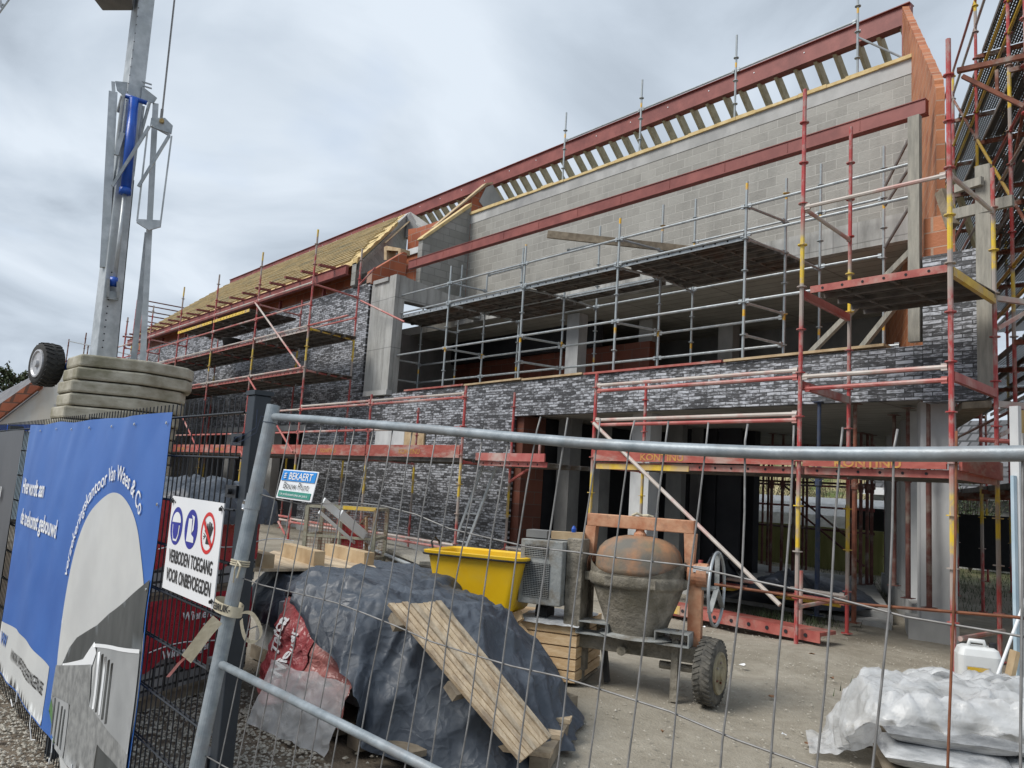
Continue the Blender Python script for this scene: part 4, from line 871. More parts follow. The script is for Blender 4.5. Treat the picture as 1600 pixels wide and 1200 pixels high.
text_mesh('verzekeringskantoor Van Waes & Co', .098, arc, align='LEFT', xs=.90, bold=.001).build('lettering', 'white_print', bpan)
mb = MB()
for k in range(8): p = bmap(BX0+.03+k*.4, 1.665, .006); mb.lathe([(.007, 0), (.005, .003)], p, (0, -1, 0), 10)
for z in (.3, .66, 1.03, 1.35): p = bmap(BX1-.03, z, .006); mb.lathe([(.007, 0), (.005, .003)], p, (0, -1, 0), 10)
mb.build('eyelets', 'chrome', BN)
for k, (x, dx, dz) in enumerate(((-5.3, -.25, -.12), (-4.85, .08, -.13), (-4.35, -.1, -.13), (-3.95, -.12, -.1))):
    p = bmap(x, BZ0+.03, .01); MB().path([p, p+Vector((.01, 0, -.06)), p+Vector((dx*.5, .01, dz)), p+Vector((dx, .02, dz+.01))], .0028, 5).build('tie_cord', 'white_print', BN)
BG = thing('grey_banner', 'dark grey cloth banner with white letters left of the blue banner', 'banner', (-7.4, FYY-.04, .5))
gpan = sheet(lambda u, v: Vector((-8.8+2.5*u, FYY-.03-.01*math.sin(u*14+v*2), .45+1.23*v)), 60, 20).build('cloth', 'banner_grey', BG, smooth=True)
text_mesh('EAU', .12, lambda u, v: Vector((-6.95+u, FYY-.05, 1.19+v)), align='LEFT', bold=.005).build('lettering', 'white_print', gpan)
# ================================================================== PROHIBITION SIGN
SX0, SX1, SZ0, SZ1 = -3.095, -2.585, 1.055, 1.39; SY = FYY-.03
SG = thing('warning_sign', 'white site safety sign with two blue pictograms, one red prohibition ring and black text', 'sign', (-2.84, SY, SZ0))
pl = MB().box(SX0, SX1, SY, SY+.004, SZ0, SZ1).build('plate', 'sign_white', SG)
def disc(x, z, rx, rz, off, mat, n=40, hole=0):
    mb = MB(); o = [(x+rx*math.cos(2*math.pi*i/n), SY-off, z+rz*math.sin(2*math.pi*i/n)) for i in range(n)]
    if hole:
        q = [(x+rx*hole*math.cos(2*math.pi*i/n), SY-off, z+rz*hole*math.sin(2*math.pi*i/n)) for i in range(n)]
        mb.add(o+q, [(i, (i+1) % n, n+(i+1) % n, n+i) for i in range(n)])
    else: mb.add(o, [tuple(range(n))])
    return mb.build('pictogram', mat, pl)
def sp(pts, off, mat): MB().add([(x, SY-off, z) for x, z in pts], [tuple(range(len(pts)))]).build('pictogram', mat, pl)
ix = [-3.015, -2.862, -2.70]; iz = 1.285; ir = .068
disc(ix[0], iz, ir*.93, ir, .001, 'sign_blue'); disc(ix[1], iz, ir*.93, ir, .001, 'sign_blue')
# helmeted head
sp([(ix[0]-.045, iz+.012)]+[(ix[0]+.045*math.cos(a*math.pi/10), iz+.014+.036*math.sin(a*math.pi/10)) for a in range(10, -1, -1)], .002, 'sign_white')
sp([(ix[0]-.038, iz+.004), (ix[0]+.038, iz+.004), (ix[0]+.034, iz-.03), (ix[0]+.018, iz-.054), (ix[0]-.018, iz-.054), (ix[0]-.034, iz-.03)], .002, 'sign_white')
sp([(ix[0]-.030, iz+.006), (ix[0]+.030, iz+.006), (ix[0]+.027, iz-.028), (ix[0]+.013, iz-.046), (ix[0]-.013, iz-.046), (ix[0]-.027, iz-.028)], .003, 'sign_blue')
# boot
sp([(ix[1]-.028, iz+.036), (ix[1]+.006, iz+.036), (ix[1]+.010, iz-.016), (ix[1]+.036, iz-.026), (ix[1]+.038, iz-.044), (ix[1]-.034, iz-.044)], .002, 'sign_white')
sp([(ix[1]+.000, iz+.05), (ix[1]+.030, iz+.045), (ix[1]+.030, iz+.0), (ix[1]+.014, iz-.012), (ix[1]+.018, iz+.032)], .0025, 'sign_white')
disc(ix[2], iz, ir*.96, ir*1.02, .001, 'sign_red', hole=.82)
# raised hand
sp([(ix[2]-.012, iz-.036), (ix[2]+.022, iz-.036), (ix[2]+.030, iz-.002), (ix[2]-.004, iz+.006)], .0015, 'sign_black')
for dx, a, l in ((.0, 100, .036), (.010, 88, .042), (.019, 76, .04), (.027, 62, .032), (-.004, 150, .026)):
    a = math.radians(a); x, z = ix[2]+dx, iz-.004; c_, s_ = math.cos(a), math.sin(a); w = .0045
    sp([(x-s_*w, z+c_*w), (x+s_*w, z-c_*w), (x+s_*w+c_*l, z-c_*w+s_*l), (x-s_*w+c_*l, z+c_*w+s_*l)], .0017, 'sign_black')
for a in (160, 190, 215):
    a = math.radians(a); x, z = ix[2]-.016, iz-.01; c_, s_ = math.cos(a), math.sin(a)
    sp([(x-s_*.0015, z+c_*.0015), (x+s_*.0015, z-c_*.0015), (x+s_*.0015+c_*.022, z-c_*.0015+s_*.022), (x-s_*.0015+c_*.022, z+c_*.0015+s_*.022)], .0016, 'sign_black')
sp([(ix[2]-.052, iz+.036), (ix[2]-.042, iz+.048), (ix[2]+.050, iz-.036), (ix[2]+.040, iz-.048)], .0024, 'sign_red')
for txt, z in (('VERBODEN TOEGANG', 1.155), ('VOOR ONBEVOEGDEN', 1.088)):
    text_mesh(txt, .064, lambda u, v, z=z: Vector(((SX0+SX1)/2+u, SY-.002, z+v)), bold=.0012, xs=.66).build('lettering', 'sign_black', pl)
mb = MB()
for x, z in ((SX0+.015, SZ1-.02), (SX1-.015, SZ1-.02), (SX1-.015, SZ0+.02)): mb.lathe([(.006, 0), (.006, .008)], (x, SY-.001, z), (0, -1, 0), 8); mb.path([(x, SY-.008, z), (x+.02, SY-.01, z+.012), (x+.028, SY, z-.005)], .002, 4)
mb.build('zip_ties', 'sign_black', SG)

# ================================================================== TEMPORARY FENCE (leaning, lashed to the post)
TP0, TP1, TQ = DP(424, 651, 2.4), DP(1600, 710, 1.07), DP(345, 1022, 2.25)
td = (TP1-TP0).normalized(); tu = (TQ-TP0).normalized(); tn = td.cross(tu).normalized()
if tn.dot(CP-TP0) < 0: tn = -tn
def TF(t, s, o=0): return TP0+td*t+tu*s+tn*o
TFN = thing('temporary_fence', 'leaning galvanised temporary fence panel of thin bent wires across the foreground', 'fence', TF(1.3, 1.75))
mb = MB(); mb.tube(TF(0, -.035), TF(0, 1.75), .0205, 20); mb.build('upright', 'galv_rail', TFN, smooth=False)
mb = MB(); mb.lathe([(.0225, 0), (.0225, .045)], TF(0, .235), tu, 20); mb.build('sleeve', 'galv_rail', TFN)
mb = MB(); pr_ = [TF(.012, 0), TF(.25, .002), TF(.45, .006), TF(.75, .012), TF(1.0, .018), TF(1.2, .022), TF(1.4, .022), TF(1.58, .019), TF(1.72, .013), TF(1.84, .006), TF(1.94, -.001), TF(2.1, -.010), TF(2.5, -.035)]
mb.path(pr_, .0112, 20); mb.build('top_rail', 'galv_rail', TFN, smooth=True)
mb = MB(); mb.path([TF(.01, .715), TF(.6, .715), TF(1.3, .715), TF(2.5, .715)], .0112, 20); mb.build('middle_rail', 'galv_rail', TFN, smooth=True)
rnd = random.Random(11)
for k in range(30):
    t = .105+k*.0798; rust = (k == 22)
    b0 = rnd.uniform(-.012, .012); b1 = rnd.uniform(-.006, .006)
    top = -.03 if k > 11 else -.0
    if t > 2.4: break
    pts = [TF(t+ (.004 if k % 3 == 0 and s < 0 else 0)+b0*math.sin(s*3.0)+b1*math.sin(s*11+k)-(.018*s if k > 14 else 0), s, -.006) for s in [top]+[j*.12 for j in range(0, 15)]]
    MB().path(pts, .0018, 6).build('wire', 'wire_rust' if rust else 'wire', TFN, smooth=True)
for k, s in enumerate((.232, .47, .95, 1.2, 1.45)):
    pts = [TF(t*.12, s+.008*math.sin(t*.9+k)+(-.018 if s < .3 and 2 < t < 7 else 0)*math.sin((t-2)/5*math.pi)+.003*math.sin(t*3.1), -.010) for t in range(0, 21)]
    MB().path(pts, .0018, 6).build('cross_wire', 'wire', TFN, smooth=True)
mb = MB(); mb.path([TF(1.93, .215, -.012), TF(1.7, .238, -.012), TF(1.5, .245, -.012)], .0024, 6); mb.path([TF(1.93, .215, -.012), TF(2.2, .2, -.012)], .0024, 6); mb.build('rusty_cross_wire', 'wire_rust', TFN)
mb = MB(); q = TF(-.03, .28, .0); mb.path([TF(-.02, .26), TF(-.05, .26), TF(-.055, .27), TF(-.05, .285), TF(-.02, .285)], .004, 6); mb.build('latch', 'chrome', TFN)
# trade sign on the fence
def SGN(u, v, off=0): # u 0..1, v 0..1 (up)
    a, b, c_, d_ = TF(.148, .152, .012), TF(.325, .147, .012), TF(.315, .230, .012), TF(.138, .234, .012)
    p = (a*(1-u)+b*u)*v+(d_*(1-u)+c_*u)*(1-v); return p+tn*off
sg = thing('trade_sign', 'small blue, white and green trade sign hung on the temporary fence wires', 'sign', SGN(.5, 0))
def quad(n, u0, u1, v0, v1, off, mat, th=0): return MB().hexa([SGN(u0, v0, off-.002), SGN(u1, v0, off-.002), SGN(u1, v1, off-.002), SGN(u0, v1, off-.002), SGN(u0, v0, off), SGN(u1, v0, off), SGN(u1, v1, off), SGN(u0, v1, off)]).build(n, mat, sg)
quad('plate', 0, 1, 0, 1, 0, 'sign_white'); quad('blue_band', .03, .97, .62, .96, .0012*2, 'sign_cyan'); quad('green_band', .05, .95, .06, .27, .0012*2, 'sign_green')
def stx(t, size, u, v, mat, xs, bold=.0, asp=.5): text_mesh(t, size, lambda x, y: SGN(u+x*asp, v+y, .0035), bold=bold, xs=xs).build('lettering', mat, sg)
stx('BEKAERT', .34, .57, .67, 'sign_white', .95, .004); stx('Bouw Punt', .33, .5, .35, 'print_dark', .98, 0); stx('Uw professioneel advies een punt is', .13, .5, .12, 'sign_white', .82, 0)
mb = MB()
for k in range(3): mb.tube(SGN(.12, .70+k*.07, .0045), SGN(.18, .72+k*.07, .0045), .002, 5)
mb.build('emblem', 'sign_white', sg)
# strap, cord and twine tying fence to post
ST = thing('tape_strap', 'cream webbing strap with black letters tied round fence upright and post', 'strap', TF(0, .58))
def strap_pt(a, s): return TF(0, s)+(td*math.cos(a)*.052+Vector((.0, .05, 0))+tn*0)+td*-.012+tn*math.sin(a)*.034-Vector((0, .05, 0))
mb = MB(); n = 40; vs = []
def sring(a, s):
    c0 = TF(-.012, s); return c0+td*(.055*math.cos(a))+tn*(.036*math.sin(a))-Vector((0, 0, 0))
for i in range(n):
    a = 2*math.pi*i/n; vs += [sring(a, .548+.006*math.cos(a)), sring(a, .578+.006*math.cos(a))]
mb.add(vs, [(2*i, 2*i+1, (2*i+3) % (2*n), (2*i+2) % (2*n)) for i in range(n)]); mb.build('band', 'strap', ST, smooth=True)
def ribbon(pts, w, wd, mat, name, P):
    mb = MB(); vs = []
    for i, p in enumerate(pts): f = wd if isinstance(wd, Vector) else wd[i]; vs += [Vector(p)-f*w/2, Vector(p)+f*w/2]
    mb.add(vs, [(2*i, 2*i+1, 2*i+3, 2*i+2) for i in range(len(pts)-1)]); return mb.build(name, mat, P, smooth=True)
lp = [DP(x, y, 2.2) for x, y in ((378, 958), (392, 958), (403, 972), (408, 988), (404, 1000), (394, 1003), (384, 998), (379, 984), (377, 968))]
cu = catmull(lp, 36); ribbon(cu[:33], .012, Vector((.5, .4, .75)), 'strap', 'loop', ST)
tl = [DP(x, y, 2.18) for x, y in ((340, 968), (325, 985), (308, 1008), (291, 1030))]; ribbon(tl, .034, (CR*.75+CU*-.65).normalized(), 'strap', 'tail', ST)
tl = [DP(x, y, 2.17) for x, y in ((289, 1028), (280, 1036), (272, 1046), (262, 1058))]; ribbon(tl, .010, CR, 'film_pink', 'frayed_end', ST)
text_mesh('JG GEBRUIK-', .026, lambda u, v: sring(math.pi/2-(u-.002)/.042, .572-v) +tn*.0016, bold=.0006, xs=.62).build('lettering', 'sign_black', ST)
tw = thing('twine_lashing', 'thin cream twine wound round the fence upright above the strap', 'twine', TF(0, .43))
mb = MB()
for j in range(3): mb.path([TF(0, .43+.006*j)+td*(.026*math.cos(a*.5))+tn*(.026*math.sin(a*.5)) for a in range(14)], .0025, 5)
mb.path([TF(.02, .43, .02), TF(.04, .44, .02), TF(.035, .475, .02)], .003, 5); mb.path([TF(.02, .43, .02), TF(.03, .45, .03), TF(.02, .49, .02)], .002, 5); mb.build('windings', 'strap', tw)
bw = thing('blue_wire', 'loose thin blue wire looped round the top of the dark post', 'wire', TF(-.05, .05))
MB().path([DP(x, y, 2.45) for x, y in ((402, 640), (400, 668), (385, 678), (368, 684), (362, 695), (380, 688), (400, 676), (408, 650), (416, 652))], .0012, 5).build('strand', 'prop_blue', bw)
MB().path([TF(0, .02)+td*(.0225*math.cos(a*.6))+tn*(.0225*math.sin(a*.6)) for a in range(12)], .001, 5).build('strand', 'prop_blue', bw)

# ================================================================== BRICK STACKS IN RED FILM
def loc_axes(o, ang): 
    a = Vector((math.cos(ang), math.sin(ang), 0)); b = Vector((-math.sin(ang), math.cos(ang), 0)); o = Vector(o)
    return lambda x, y, z: o+a*x+b*y+Vector((0, 0, z))
qa, qb = G(232, 1112), G(377, 1066); ang = math.atan2(qb.y-qa.y, qb.x-qa.x); L0 = (qb-qa).length
f = loc_axes((qa.x, qa.y, 0), ang)
def lbox(f, x0, x1, y0, y1, z0, z1, mb=None): 
    mb = mb or MB(); return mb.hexa([f(x0, y0, z0), f(x1, y0, z0), f(x1, y1, z0), f(x0, y1, z0), f(x0, y0, z1), f(x1, y0, z1), f(x1, y1, z1), f(x0, y1, z1)])
# visible face is the y=1 side toward the camera (local y axis sign checked below)
sgn = -1 if (f(0, 1, 0)-CP).length > (f(0, 0, 0)-CP).length else 1
def fs(x, y, z): return f(x, -abs(y)*sgn if True else y, z)
dep = .55
def bx(f, x0, x1, d0, d1, z0, z1, mb=None): return lbox(lambda x, y, z: f(x, y*(-sgn), z), x0, x1, d0, d1, z0, z1, mb)
for lv, (z0, lab) in enumerate(((.1, 'lower pallet of grey bricks in red printed film, behind the mesh fence'), (.72, 'upper pallet of bricks in red printed film, directly beneath the black plastic sheet'))):
    P = thing('brick_pallet', lab, 'brick pallet', f(L0/2, 0, z0-.1), 'brick pallets in red film')
    x0 = -.10 if lv == 0 else -.12
    bx(f, x0, L0+.02, .0, dep, z0, z0+.54).build('bricks', 'stacked_brick', P)
    def film(u, v, z0=z0, x0=x0):
        x = x0-.02+(L0+.03-x0)*u; z = z0+.14+.05*math.sin(u*9)*(1-v)+(.43-.0)*v-.02*math.sin(u*21)*(1-v)
        w = .012+.012*noise.noise(Vector((u*9, v*2.5, z0*4)))+.008*abs(noise.noise(Vector((u*22, v*8, 2)))); p = f(x, 0, z); n_ = (f(0, sgn, 0)-f(0, 0, 0)); return p+n_*w
    fl = sheet(film, 70, 20); fl.build('film', 'film_red', P, smooth=True)
    bx(f, x0-.02, L0-.1, -.012, dep, z0+.545, z0+.56).build('film_top', 'film_red', P)
    def ft(u, v, lx, lz): x = lx+u; z = lz+v; p = f(x, 0, z); n_ = (f(0, sgn, 0)-f(0, 0, 0)); return p+n_*.038
    for txt, lx, lz, s in (('Wienerberger', .16, z0+.42, .078), ('Terca', .36, z0+.32, .09), ('Wienerberger', .02, z0+.21, .07)):
        if lv == 1 and txt == 'Terca': continue
        text_mesh(txt, s, lambda u, v, lx=lx, lz=lz: ft(u, v, lx, lz), align='LEFT', bold=.002, xs=1.05).build('lettering', 'white_print', P)
    mb = MB(); mb.path([f(x0+.1*i, 0, z0+.27+.02*math.sin(i*.7))+(f(0, sgn, 0)-f(0, 0, 0))*.04 for i in range(0, 15)], .004, 4); mb.build('white_stripe', 'white_print', P)
    mb = MB()
    for k in range(3): bx(f, x0+.05, L0, .02+k*.45, .12+k*.45, z0-.10, z0-.02, mb)
    bx(f, x0, L0, 0, dep, z0-.02, z0, mb); mb.build('pallet', 'wood_old', P)
topz = 1.29
a_ = f(L0-.75, 0, topz); b_ = f(L0+.02, 0, topz); nn = (f(0, sgn, 0)-f(0, 0, 0))
ring = [a_, (a_+b_)/2+nn*.05, b_, b_-nn*.5, b_-nn*.95, a_-nn*.95, a_-nn*.5]
lo = [p+Vector((0, 0, -.16))+(nn*.10 if i < 3 else Vector()) for i, p in enumerate(ring)]
ring = [p+Vector((0, 0, .10 if i in (1, 3, 4, 5) else .03)) for i, p in enumerate(ring)]
o = drape(ring, lo, .05, 90, 12, seed=4, topamp=.06).build('plastic_sheet', 'tarp', None, smooth=True, **tagp('crumpled dark plastic sheet lying on top of the red film brick pallets', 'plastic sheet'))
# ================================================================== TARPED PILE
TB = thing('brick_pallet', 'brick pallet half hidden under the grey tarpaulin, its red printed film hanging down left', 'brick pallet', (-4.5, 2.9, 0), 'brick pallets in red film')
MB().box(-4.9, -4.3, 2.6, 3.3, .14, .62).build('bricks', 'brick_pale', TB); mb = MB()
for k in range(4): mb.box(-4.95+k*.3, -4.83+k*.3, 2.4, 4.1, .02, .12)
mb.box(-4.9, -3.5, 2.45, 2.55, .1, .13); mb.build('pallet', 'wood_old', TB)
def flm(u, v):   # red film on the side facing the fence, bulging at the foot
    x = -5.02+.92*u; z = .14+(.56-.12*u)*v; y = 2.43-.16*(1-v)**1.3-.05*math.sin(u*5)*(1-v)+.045*noise.noise(Vector((u*6, v*5, 3)))+.03*abs(noise.noise(Vector((u*13, v*9, 1))))
    return Vector((x+.12*(1-v)*(u-.3), y, z-.05*math.sin(u*7)*(1-v)))
sheet(flm, 60, 40).build('film', 'film_pink', TB, smooth=True)
def flm2(u, v): p = flm(u*.55, .12+v*.86); return p+Vector((0, -.012, 0))
sheet(flm2, 40, 30).build('red_film', 'film_faded', TB, smooth=True)
def ftx(u0, v0, s): return lambda a, b: flm(u0-b*s, v0+a*s)+Vector((0, -.028, 0))
text_mesh('Terca', .17, ftx(.16, .42, 1.0), align='LEFT', bold=.005).build('lettering', 'white_print', TB)
text_mesh('Wiener', .17, ftx(.36, .25, 1.0), align='LEFT', bold=.005).build('lettering', 'white_print', TB)
def flm3(u, v):
    x = -4.72+.75*u; z = .01+.36*v+.05*noise.noise(Vector((u*4, 0, 8))); y = 2.22-.12*(1-v)+.03*noise.noise(Vector((u*5, v*3, 5)))+.02*abs(noise.noise(Vector((u*11, v*5, 1)))); return Vector((x, y+u*.12, max(z, .01)))
sheet(flm3, 50, 34).build('clear_film', 'film', TB, smooth=True)
top = [FY(470, 905, 2.42), FY(520, 900, 2.50), FY(580, 915, 2.60), (-3.98, 2.75, .78), (-3.98, 3.15, .75), (-4.12, 3.5, .70), (-4.35, 3.78, .60), (-4.9, 3.85, .68), (-5.2, 3.4, .80), (-5.2, 2.85, .85)]
bot = [FY(452, 925, 2.36), FY(500, 1000, 2.30), FY(560, 1085, 2.30), FY(575, 1175, 2.36), (-3.30, 2.85, .01), (-3.42, 3.45, .01), (-3.85, 3.98, .01), (-4.9, 4.25, .05), (-5.45, 3.5, .15), (-5.35, 2.8, .45)]
drape(top, bot, .060, 320, 70, seed=2, ridge=11, topamp=.03).build('tarpaulin', 'tarp', None, smooth=True, **tagp('large blue grey tarpaulin draped over a brick pallet, leaning planks on it', 'tarpaulin'))
# low pallet sticking out at the right front
PL = thing('wooden_pallet', 'weathered wooden pallet sticking out from the right foot of the large tarpaulin', 'pallet', (-3.5, 3.75, 0))
q = loc_axes((-3.80, 2.55, 0), .63)
for k in range(3): lbox(q, 0, .85, .05+.33*k, .15+.33*k, .10, .125).build('board', 'wood_board', PL)
for k in range(3): lbox(q, .02+.36*k, .12+.36*k, .05, .85, .02, .098).build('bearer', 'wood_old', PL)
# leaning plank panel
c4 = [G(606, 940, .83), G(689, 938, .83), G(862, 1150, .20), G(815, 1188, .17)]
PN = thing('nailed_board', 'panel of pale nailed planks leaning on the front of the large tarpaulin', 'plank board', (c4[2]+c4[3])/2)
nv = (c4[1]-c4[0]).cross(c4[3]-c4[0]).normalized()
if nv.z < 0: nv = -nv
rnd = random.Random(4)
for k in range(8):
    a, b = k/8+.010, (k+1)/8-.008; up_ = rnd.uniform(0, .05); j = rnd.uniform(-.006, .006)
    p = [c4[0].lerp(c4[1], a)+nv*j, c4[0].lerp(c4[1], b)+nv*j, c4[3].lerp(c4[2], b)+nv*j, c4[3].lerp(c4[2], a)+nv*j]
    p[0] += (p[3]-p[0])*up_*.4; p[1] += (p[2]-p[1])*up_*.4
    MB().hexa([v-nv*.022 for v in p]+p).build('plank', ('wood_board', 'wood_board_pale', 'wood_board', 'wood_board_grey')[k % 4], PN)
for s_, w in ((.10, .09), (.55, .09)):
    a = c4[0].lerp(c4[3], s_)-nv*.05; b = c4[1].lerp(c4[2], s_)-nv*.05; d = (a-b).normalized(); MB().bar(a+d*.03, b-d*.03, w, .05, nv).build('cross_batten', 'wood_old', PN)
# second tarp on the left with the plank platform
T2 = drape([(-5.95, 2.75, .74), (-5.45, 2.75, .76), (-5.25, 3.2, .76), (-5.3, 4.0, .74), (-6.4, 4.1, .74), (-6.6, 3.2, .74)], [(-5.95, 2.62, .42), (-5.35, 2.62, .40), (-5.1, 3.2, .35), (-5.1, 4.1, .3), (-6.5, 4.3, .3), (-6.8, 3.1, .3)], .05, 160, 26, seed=8, topamp=.02)
T2.build('tarpaulin', 'tarp', None, smooth=True, **tagp('smaller dark tarpaulin hanging beneath the plank platform behind the gate post', 'tarpaulin'))
t = thing('brick_pallet', 'grey brick pallet standing under the smaller tarpaulin and plank platform', 'brick pallet', (-5.9, 3.4, 0), 'brick pallets in red film')
MB().box(-6.4, -5.4, 2.85, 3.95, .1, .72).build('bricks', 'brick_pale', t); MB().box(-6.42, -5.38, 2.83, 3.97, 0, .1).build('pallet', 'wood_old', t)
pf = [G(392, 889, .80), G(588, 887, .80), G(570, 868, .80), G(428, 860, .80)]
PF = thing('plank_platform', 'pale plywood platform with short timber blocks on the smaller tarpaulin', 'platform', sum(pf, Vector())/4)
pf = [pf[0]+(pf[0]-pf[1])*.15, pf[1], pf[1]+(pf[2]-pf[1])*1.0, pf[0]+(pf[3]-pf[0])]
MB().hexa([p-Vector((0, 0, .02)) for p in pf]+pf).build('board', 'wood_board', PF)
for x0, y0, x1, y1, h in ((388, 873, 418, 882, .10), (446, 866, 498, 878, .11), (514, 864, 576, 877, .10)):
    a, b = G(x0, y0+3, .80), G(x1, y1+6, .80); MB().bar(a+Vector((0, 0, h/2)), b+Vector((0, 0, h/2)), .09, h).build('timber_block', 'wood', PF)
# white painted/limed block edge beside the gate post
MB().prism_z([(-5.28, 2.50), (-5.14, 2.62), (-5.4, 2.95), (-5.55, 2.85)], 0, .62).build('block_stack', 'brick_pale', None, **tagp('pale limed stack of grey bricks beside the gate post foot', 'brick stack'))
# ================================================================== YELLOW TUB
TU = thing('mortar_tub', 'bright yellow plastic mortar tub with black rim handle standing behind the tarpaulin', 'tub', G(745, 958, .5))
tc = G(742, 955, .50); tc = tc+Vector((-.14, .19, 0)); f = loc_axes((tc.x, tc.y, tc.z), math.radians(28))
def rrect(hx, hy, r, n=6):
    out = []
    for cx, cy, a0 in ((hx-r, hy-r, 0), (-hx+r, hy-r, 90), (-hx+r, -hy+r, 180), (hx-r, -hy+r, 270)):
        for i in range(n+1): a = math.radians(a0+90*i/n); out.append((cx+r*math.cos(a), cy+r*math.sin(a)))
    return out
def loft(f, rings, close=True):
    mb = MB(); n = len(rings[0][0]); vs = []
    for pts, z in rings: vs += [f(x, y, z) for x, y in pts]
    fs = [(k*n+i, k*n+(i+1) % n, (k+1)*n+(i+1) % n, (k+1)*n+i) for k in range(len(rings)-1) for i in range(n)]
    if close: fs += [tuple(range(n)), tuple(range((len(rings)-1)*n, len(rings)*n))]
    return mb.add(vs, fs)
hx, hy = .42, .28
loft(f, [(rrect(hx-.12, hy-.07, .05), 0), (rrect(hx-.09, hy-.05, .06), .03), (rrect(hx, hy, .07), .42), (rrect(hx+.03, hy+.03, .08), .425), (rrect(hx+.035, hy+.035, .08), .45), (rrect(hx+.0, hy+.0, .07), .455), (rrect(hx-.02, hy-.02, .06), .44), (rrect(hx-.11, hy-.07, .05), .04)]).build('body', 'tub_yellow', TU, smooth=False)
loft(f, [(rrect(hx+.036, hy+.036, .08), .415), (rrect(hx+.04, hy+.04, .08), .42), (rrect(hx+.04, hy+.04, .08), .428), (rrect(hx+.03, hy+.03, .08), .43)], False).build('rim_band', 'black_rubber', TU)
for s_ in (1, -1):
    hp = [f(s_*(hx+.03), -.10, .40), f(s_*(hx+.05), -.10, .36), f(s_*(hx+.07), -.07, .27), f(s_*(hx+.07), .03, .24), f(s_*(hx+.07), .08, .30), f(s_*(hx+.04), .10, .40)]
    if s_ < 0: hp = [f(-(hx+.03), -.08, .42), f(-(hx+.06), -.07, .50), f(-(hx+.07), 0, .54), f(-(hx+.06), .07, .5), f(-(hx+.03), .08, .42)]
    MB().path(hp, .009, 6).build('handle', 'black_rubber', TU)
# wooden crate covered with white dust sheet
cr = [G(897, 1074), G(858, 1068), ]; f = loc_axes((cr[0].x, cr[0].y, 0), math.radians(28))
WC = thing('wooden_crate', 'slatted wooden crate under the yellow tub with a white sheet on its top', 'crate', cr[0])
for k in range(5): lbox(f, -.72, 0, -.0, .022, .03+k*.09, .108+k*.09).build('slat', 'wood_crate', WC); lbox(f, -.022, 0, .024, .75, .03+k*.09, .108+k*.09).build('slat', 'wood_crate', WC)
lbox(f, -.70, -.03, .03, .74, .02, .45).build('filling', 'wood_crate', WC)
mb = MB(); mb.bar(f(-.55, -.03, .47), f(-.18, -.04, .12), .08, .03, (0, -1, .2)); mb.build('brace_board', 'wood_crate', WC)
mb = MB(); mb.bar(f(-.75, -.03, .30), f(-.45, -.04, .50), .08, .03, (0, -1, .2)); mb.build('brace_board', 'wood_crate', WC)
sheet(lambda u, v: f(-.50+.52*u, -.04+.62*v, .485+.015*noise.noise(Vector((u*5, v*5, 1)))-(.03 if v < .04 else 0)), 30, 30).build('dust_sheet', 'bag_paper', WC, smooth=True)
lbox(f, -.7, .0, .1, .7, -.0, .02).build('base_board', 'wood_old', WC)
# ================================================================== CONCRETE MIXER
MO = Vector((-4.165, 4.96, 0)); ma = Vector((.905, .431, 0)).normalized(); mb_ = Vector((-.431, .905, 0)).normalized()
def mf(x, y, z): return MO+ma*x+mb_*y+Vector((0, 0, z))
MX = thing('cement_mixer', 'rusty mortar-caked cement mixer with orange yoke, grey motor box and one visible wheel', 'cement mixer', MO)
prof = [(.0, 1.185), (.10, 1.185), (.20, 1.165), (.27, 1.13), (.315, 1.08), (.335, 1.02), (.34, .94), (.345, .90)]
MB().lathe(prof[::-1], mf(0, 0, 0), n=48).build('drum_dome', 'mixer_rustdome' if 'mixer_rustdome' in MATS else 'rust', MX, smooth=True)
MB().lathe([(.17, .435), (.215, .43), (.225, .455), (.25, .53), (.31, .68), (.345, .78), (.352, .80), (.355, .86)], mf(0, 0, 0), n=48).build('drum_cone', 'mixer_conc', MX, smooth=True)
ax = (Vector((0, 0, 1))+ma*-.0+mb_*.0).normalized()
MB().lathe([(.355, .80), (.375, .805), (.385, .83), (.388, .875), (.378, .895), (.355, .90)], mf(0, 0, 0), ax, 48).build('drum_ring', 'mixer_conc', MX, smooth=True)
rg = MB()
for k in range(61):
    pass
vs = []; n = 48
for i in range(n+1):
    a = math.pi*(-.08+1.16*i/n)+math.pi; x = .375*math.cos(a); y = .375*math.sin(a); h = .90+.12*abs(math.cos(a))**3; vs += [mf(x, y, .89), mf(x*1.01, y*1.01, h), ]
rg.add(vs, [(2*i, 2*i+1, 2*i+3, 2*i+2) for i in range(n)]); rg.build('ring_gear_guard', 'mixer_conc', MX, smooth=True)
mb = MB(); mb.lathe([(.185, .425), (.23, .43), (.30, .425), (.31, .43), (.23, .45)], mf(.02, 0, 0), n=36); mb.build('mouth_ring', 'mixer_grey', MX)
for k in range(4): a = math.radians(200+k*50); mb = MB(); mb.bar(mf(.39*math.cos(a), .39*math.sin(a), .82), mf(.39*math.cos(a), .39*math.sin(a), .885), .03, .05, ma); mb.build('lug', 'mixer_conc', MX)
MB().lathe([(.05, 1.17), (.05, 1.2), (.035, 1.22), (.03, 1.27)], mf(0, 0, 0), n=16).build('drum_pivot', 'mixer_orange', MX)
mb = MB(); mb.bar(mf(-.43, 0, 1.285), mf(.43, 0, 1.285), .09, .10); mb.build('yoke_beam', 'mixer_orange', MX, bevel=.006)
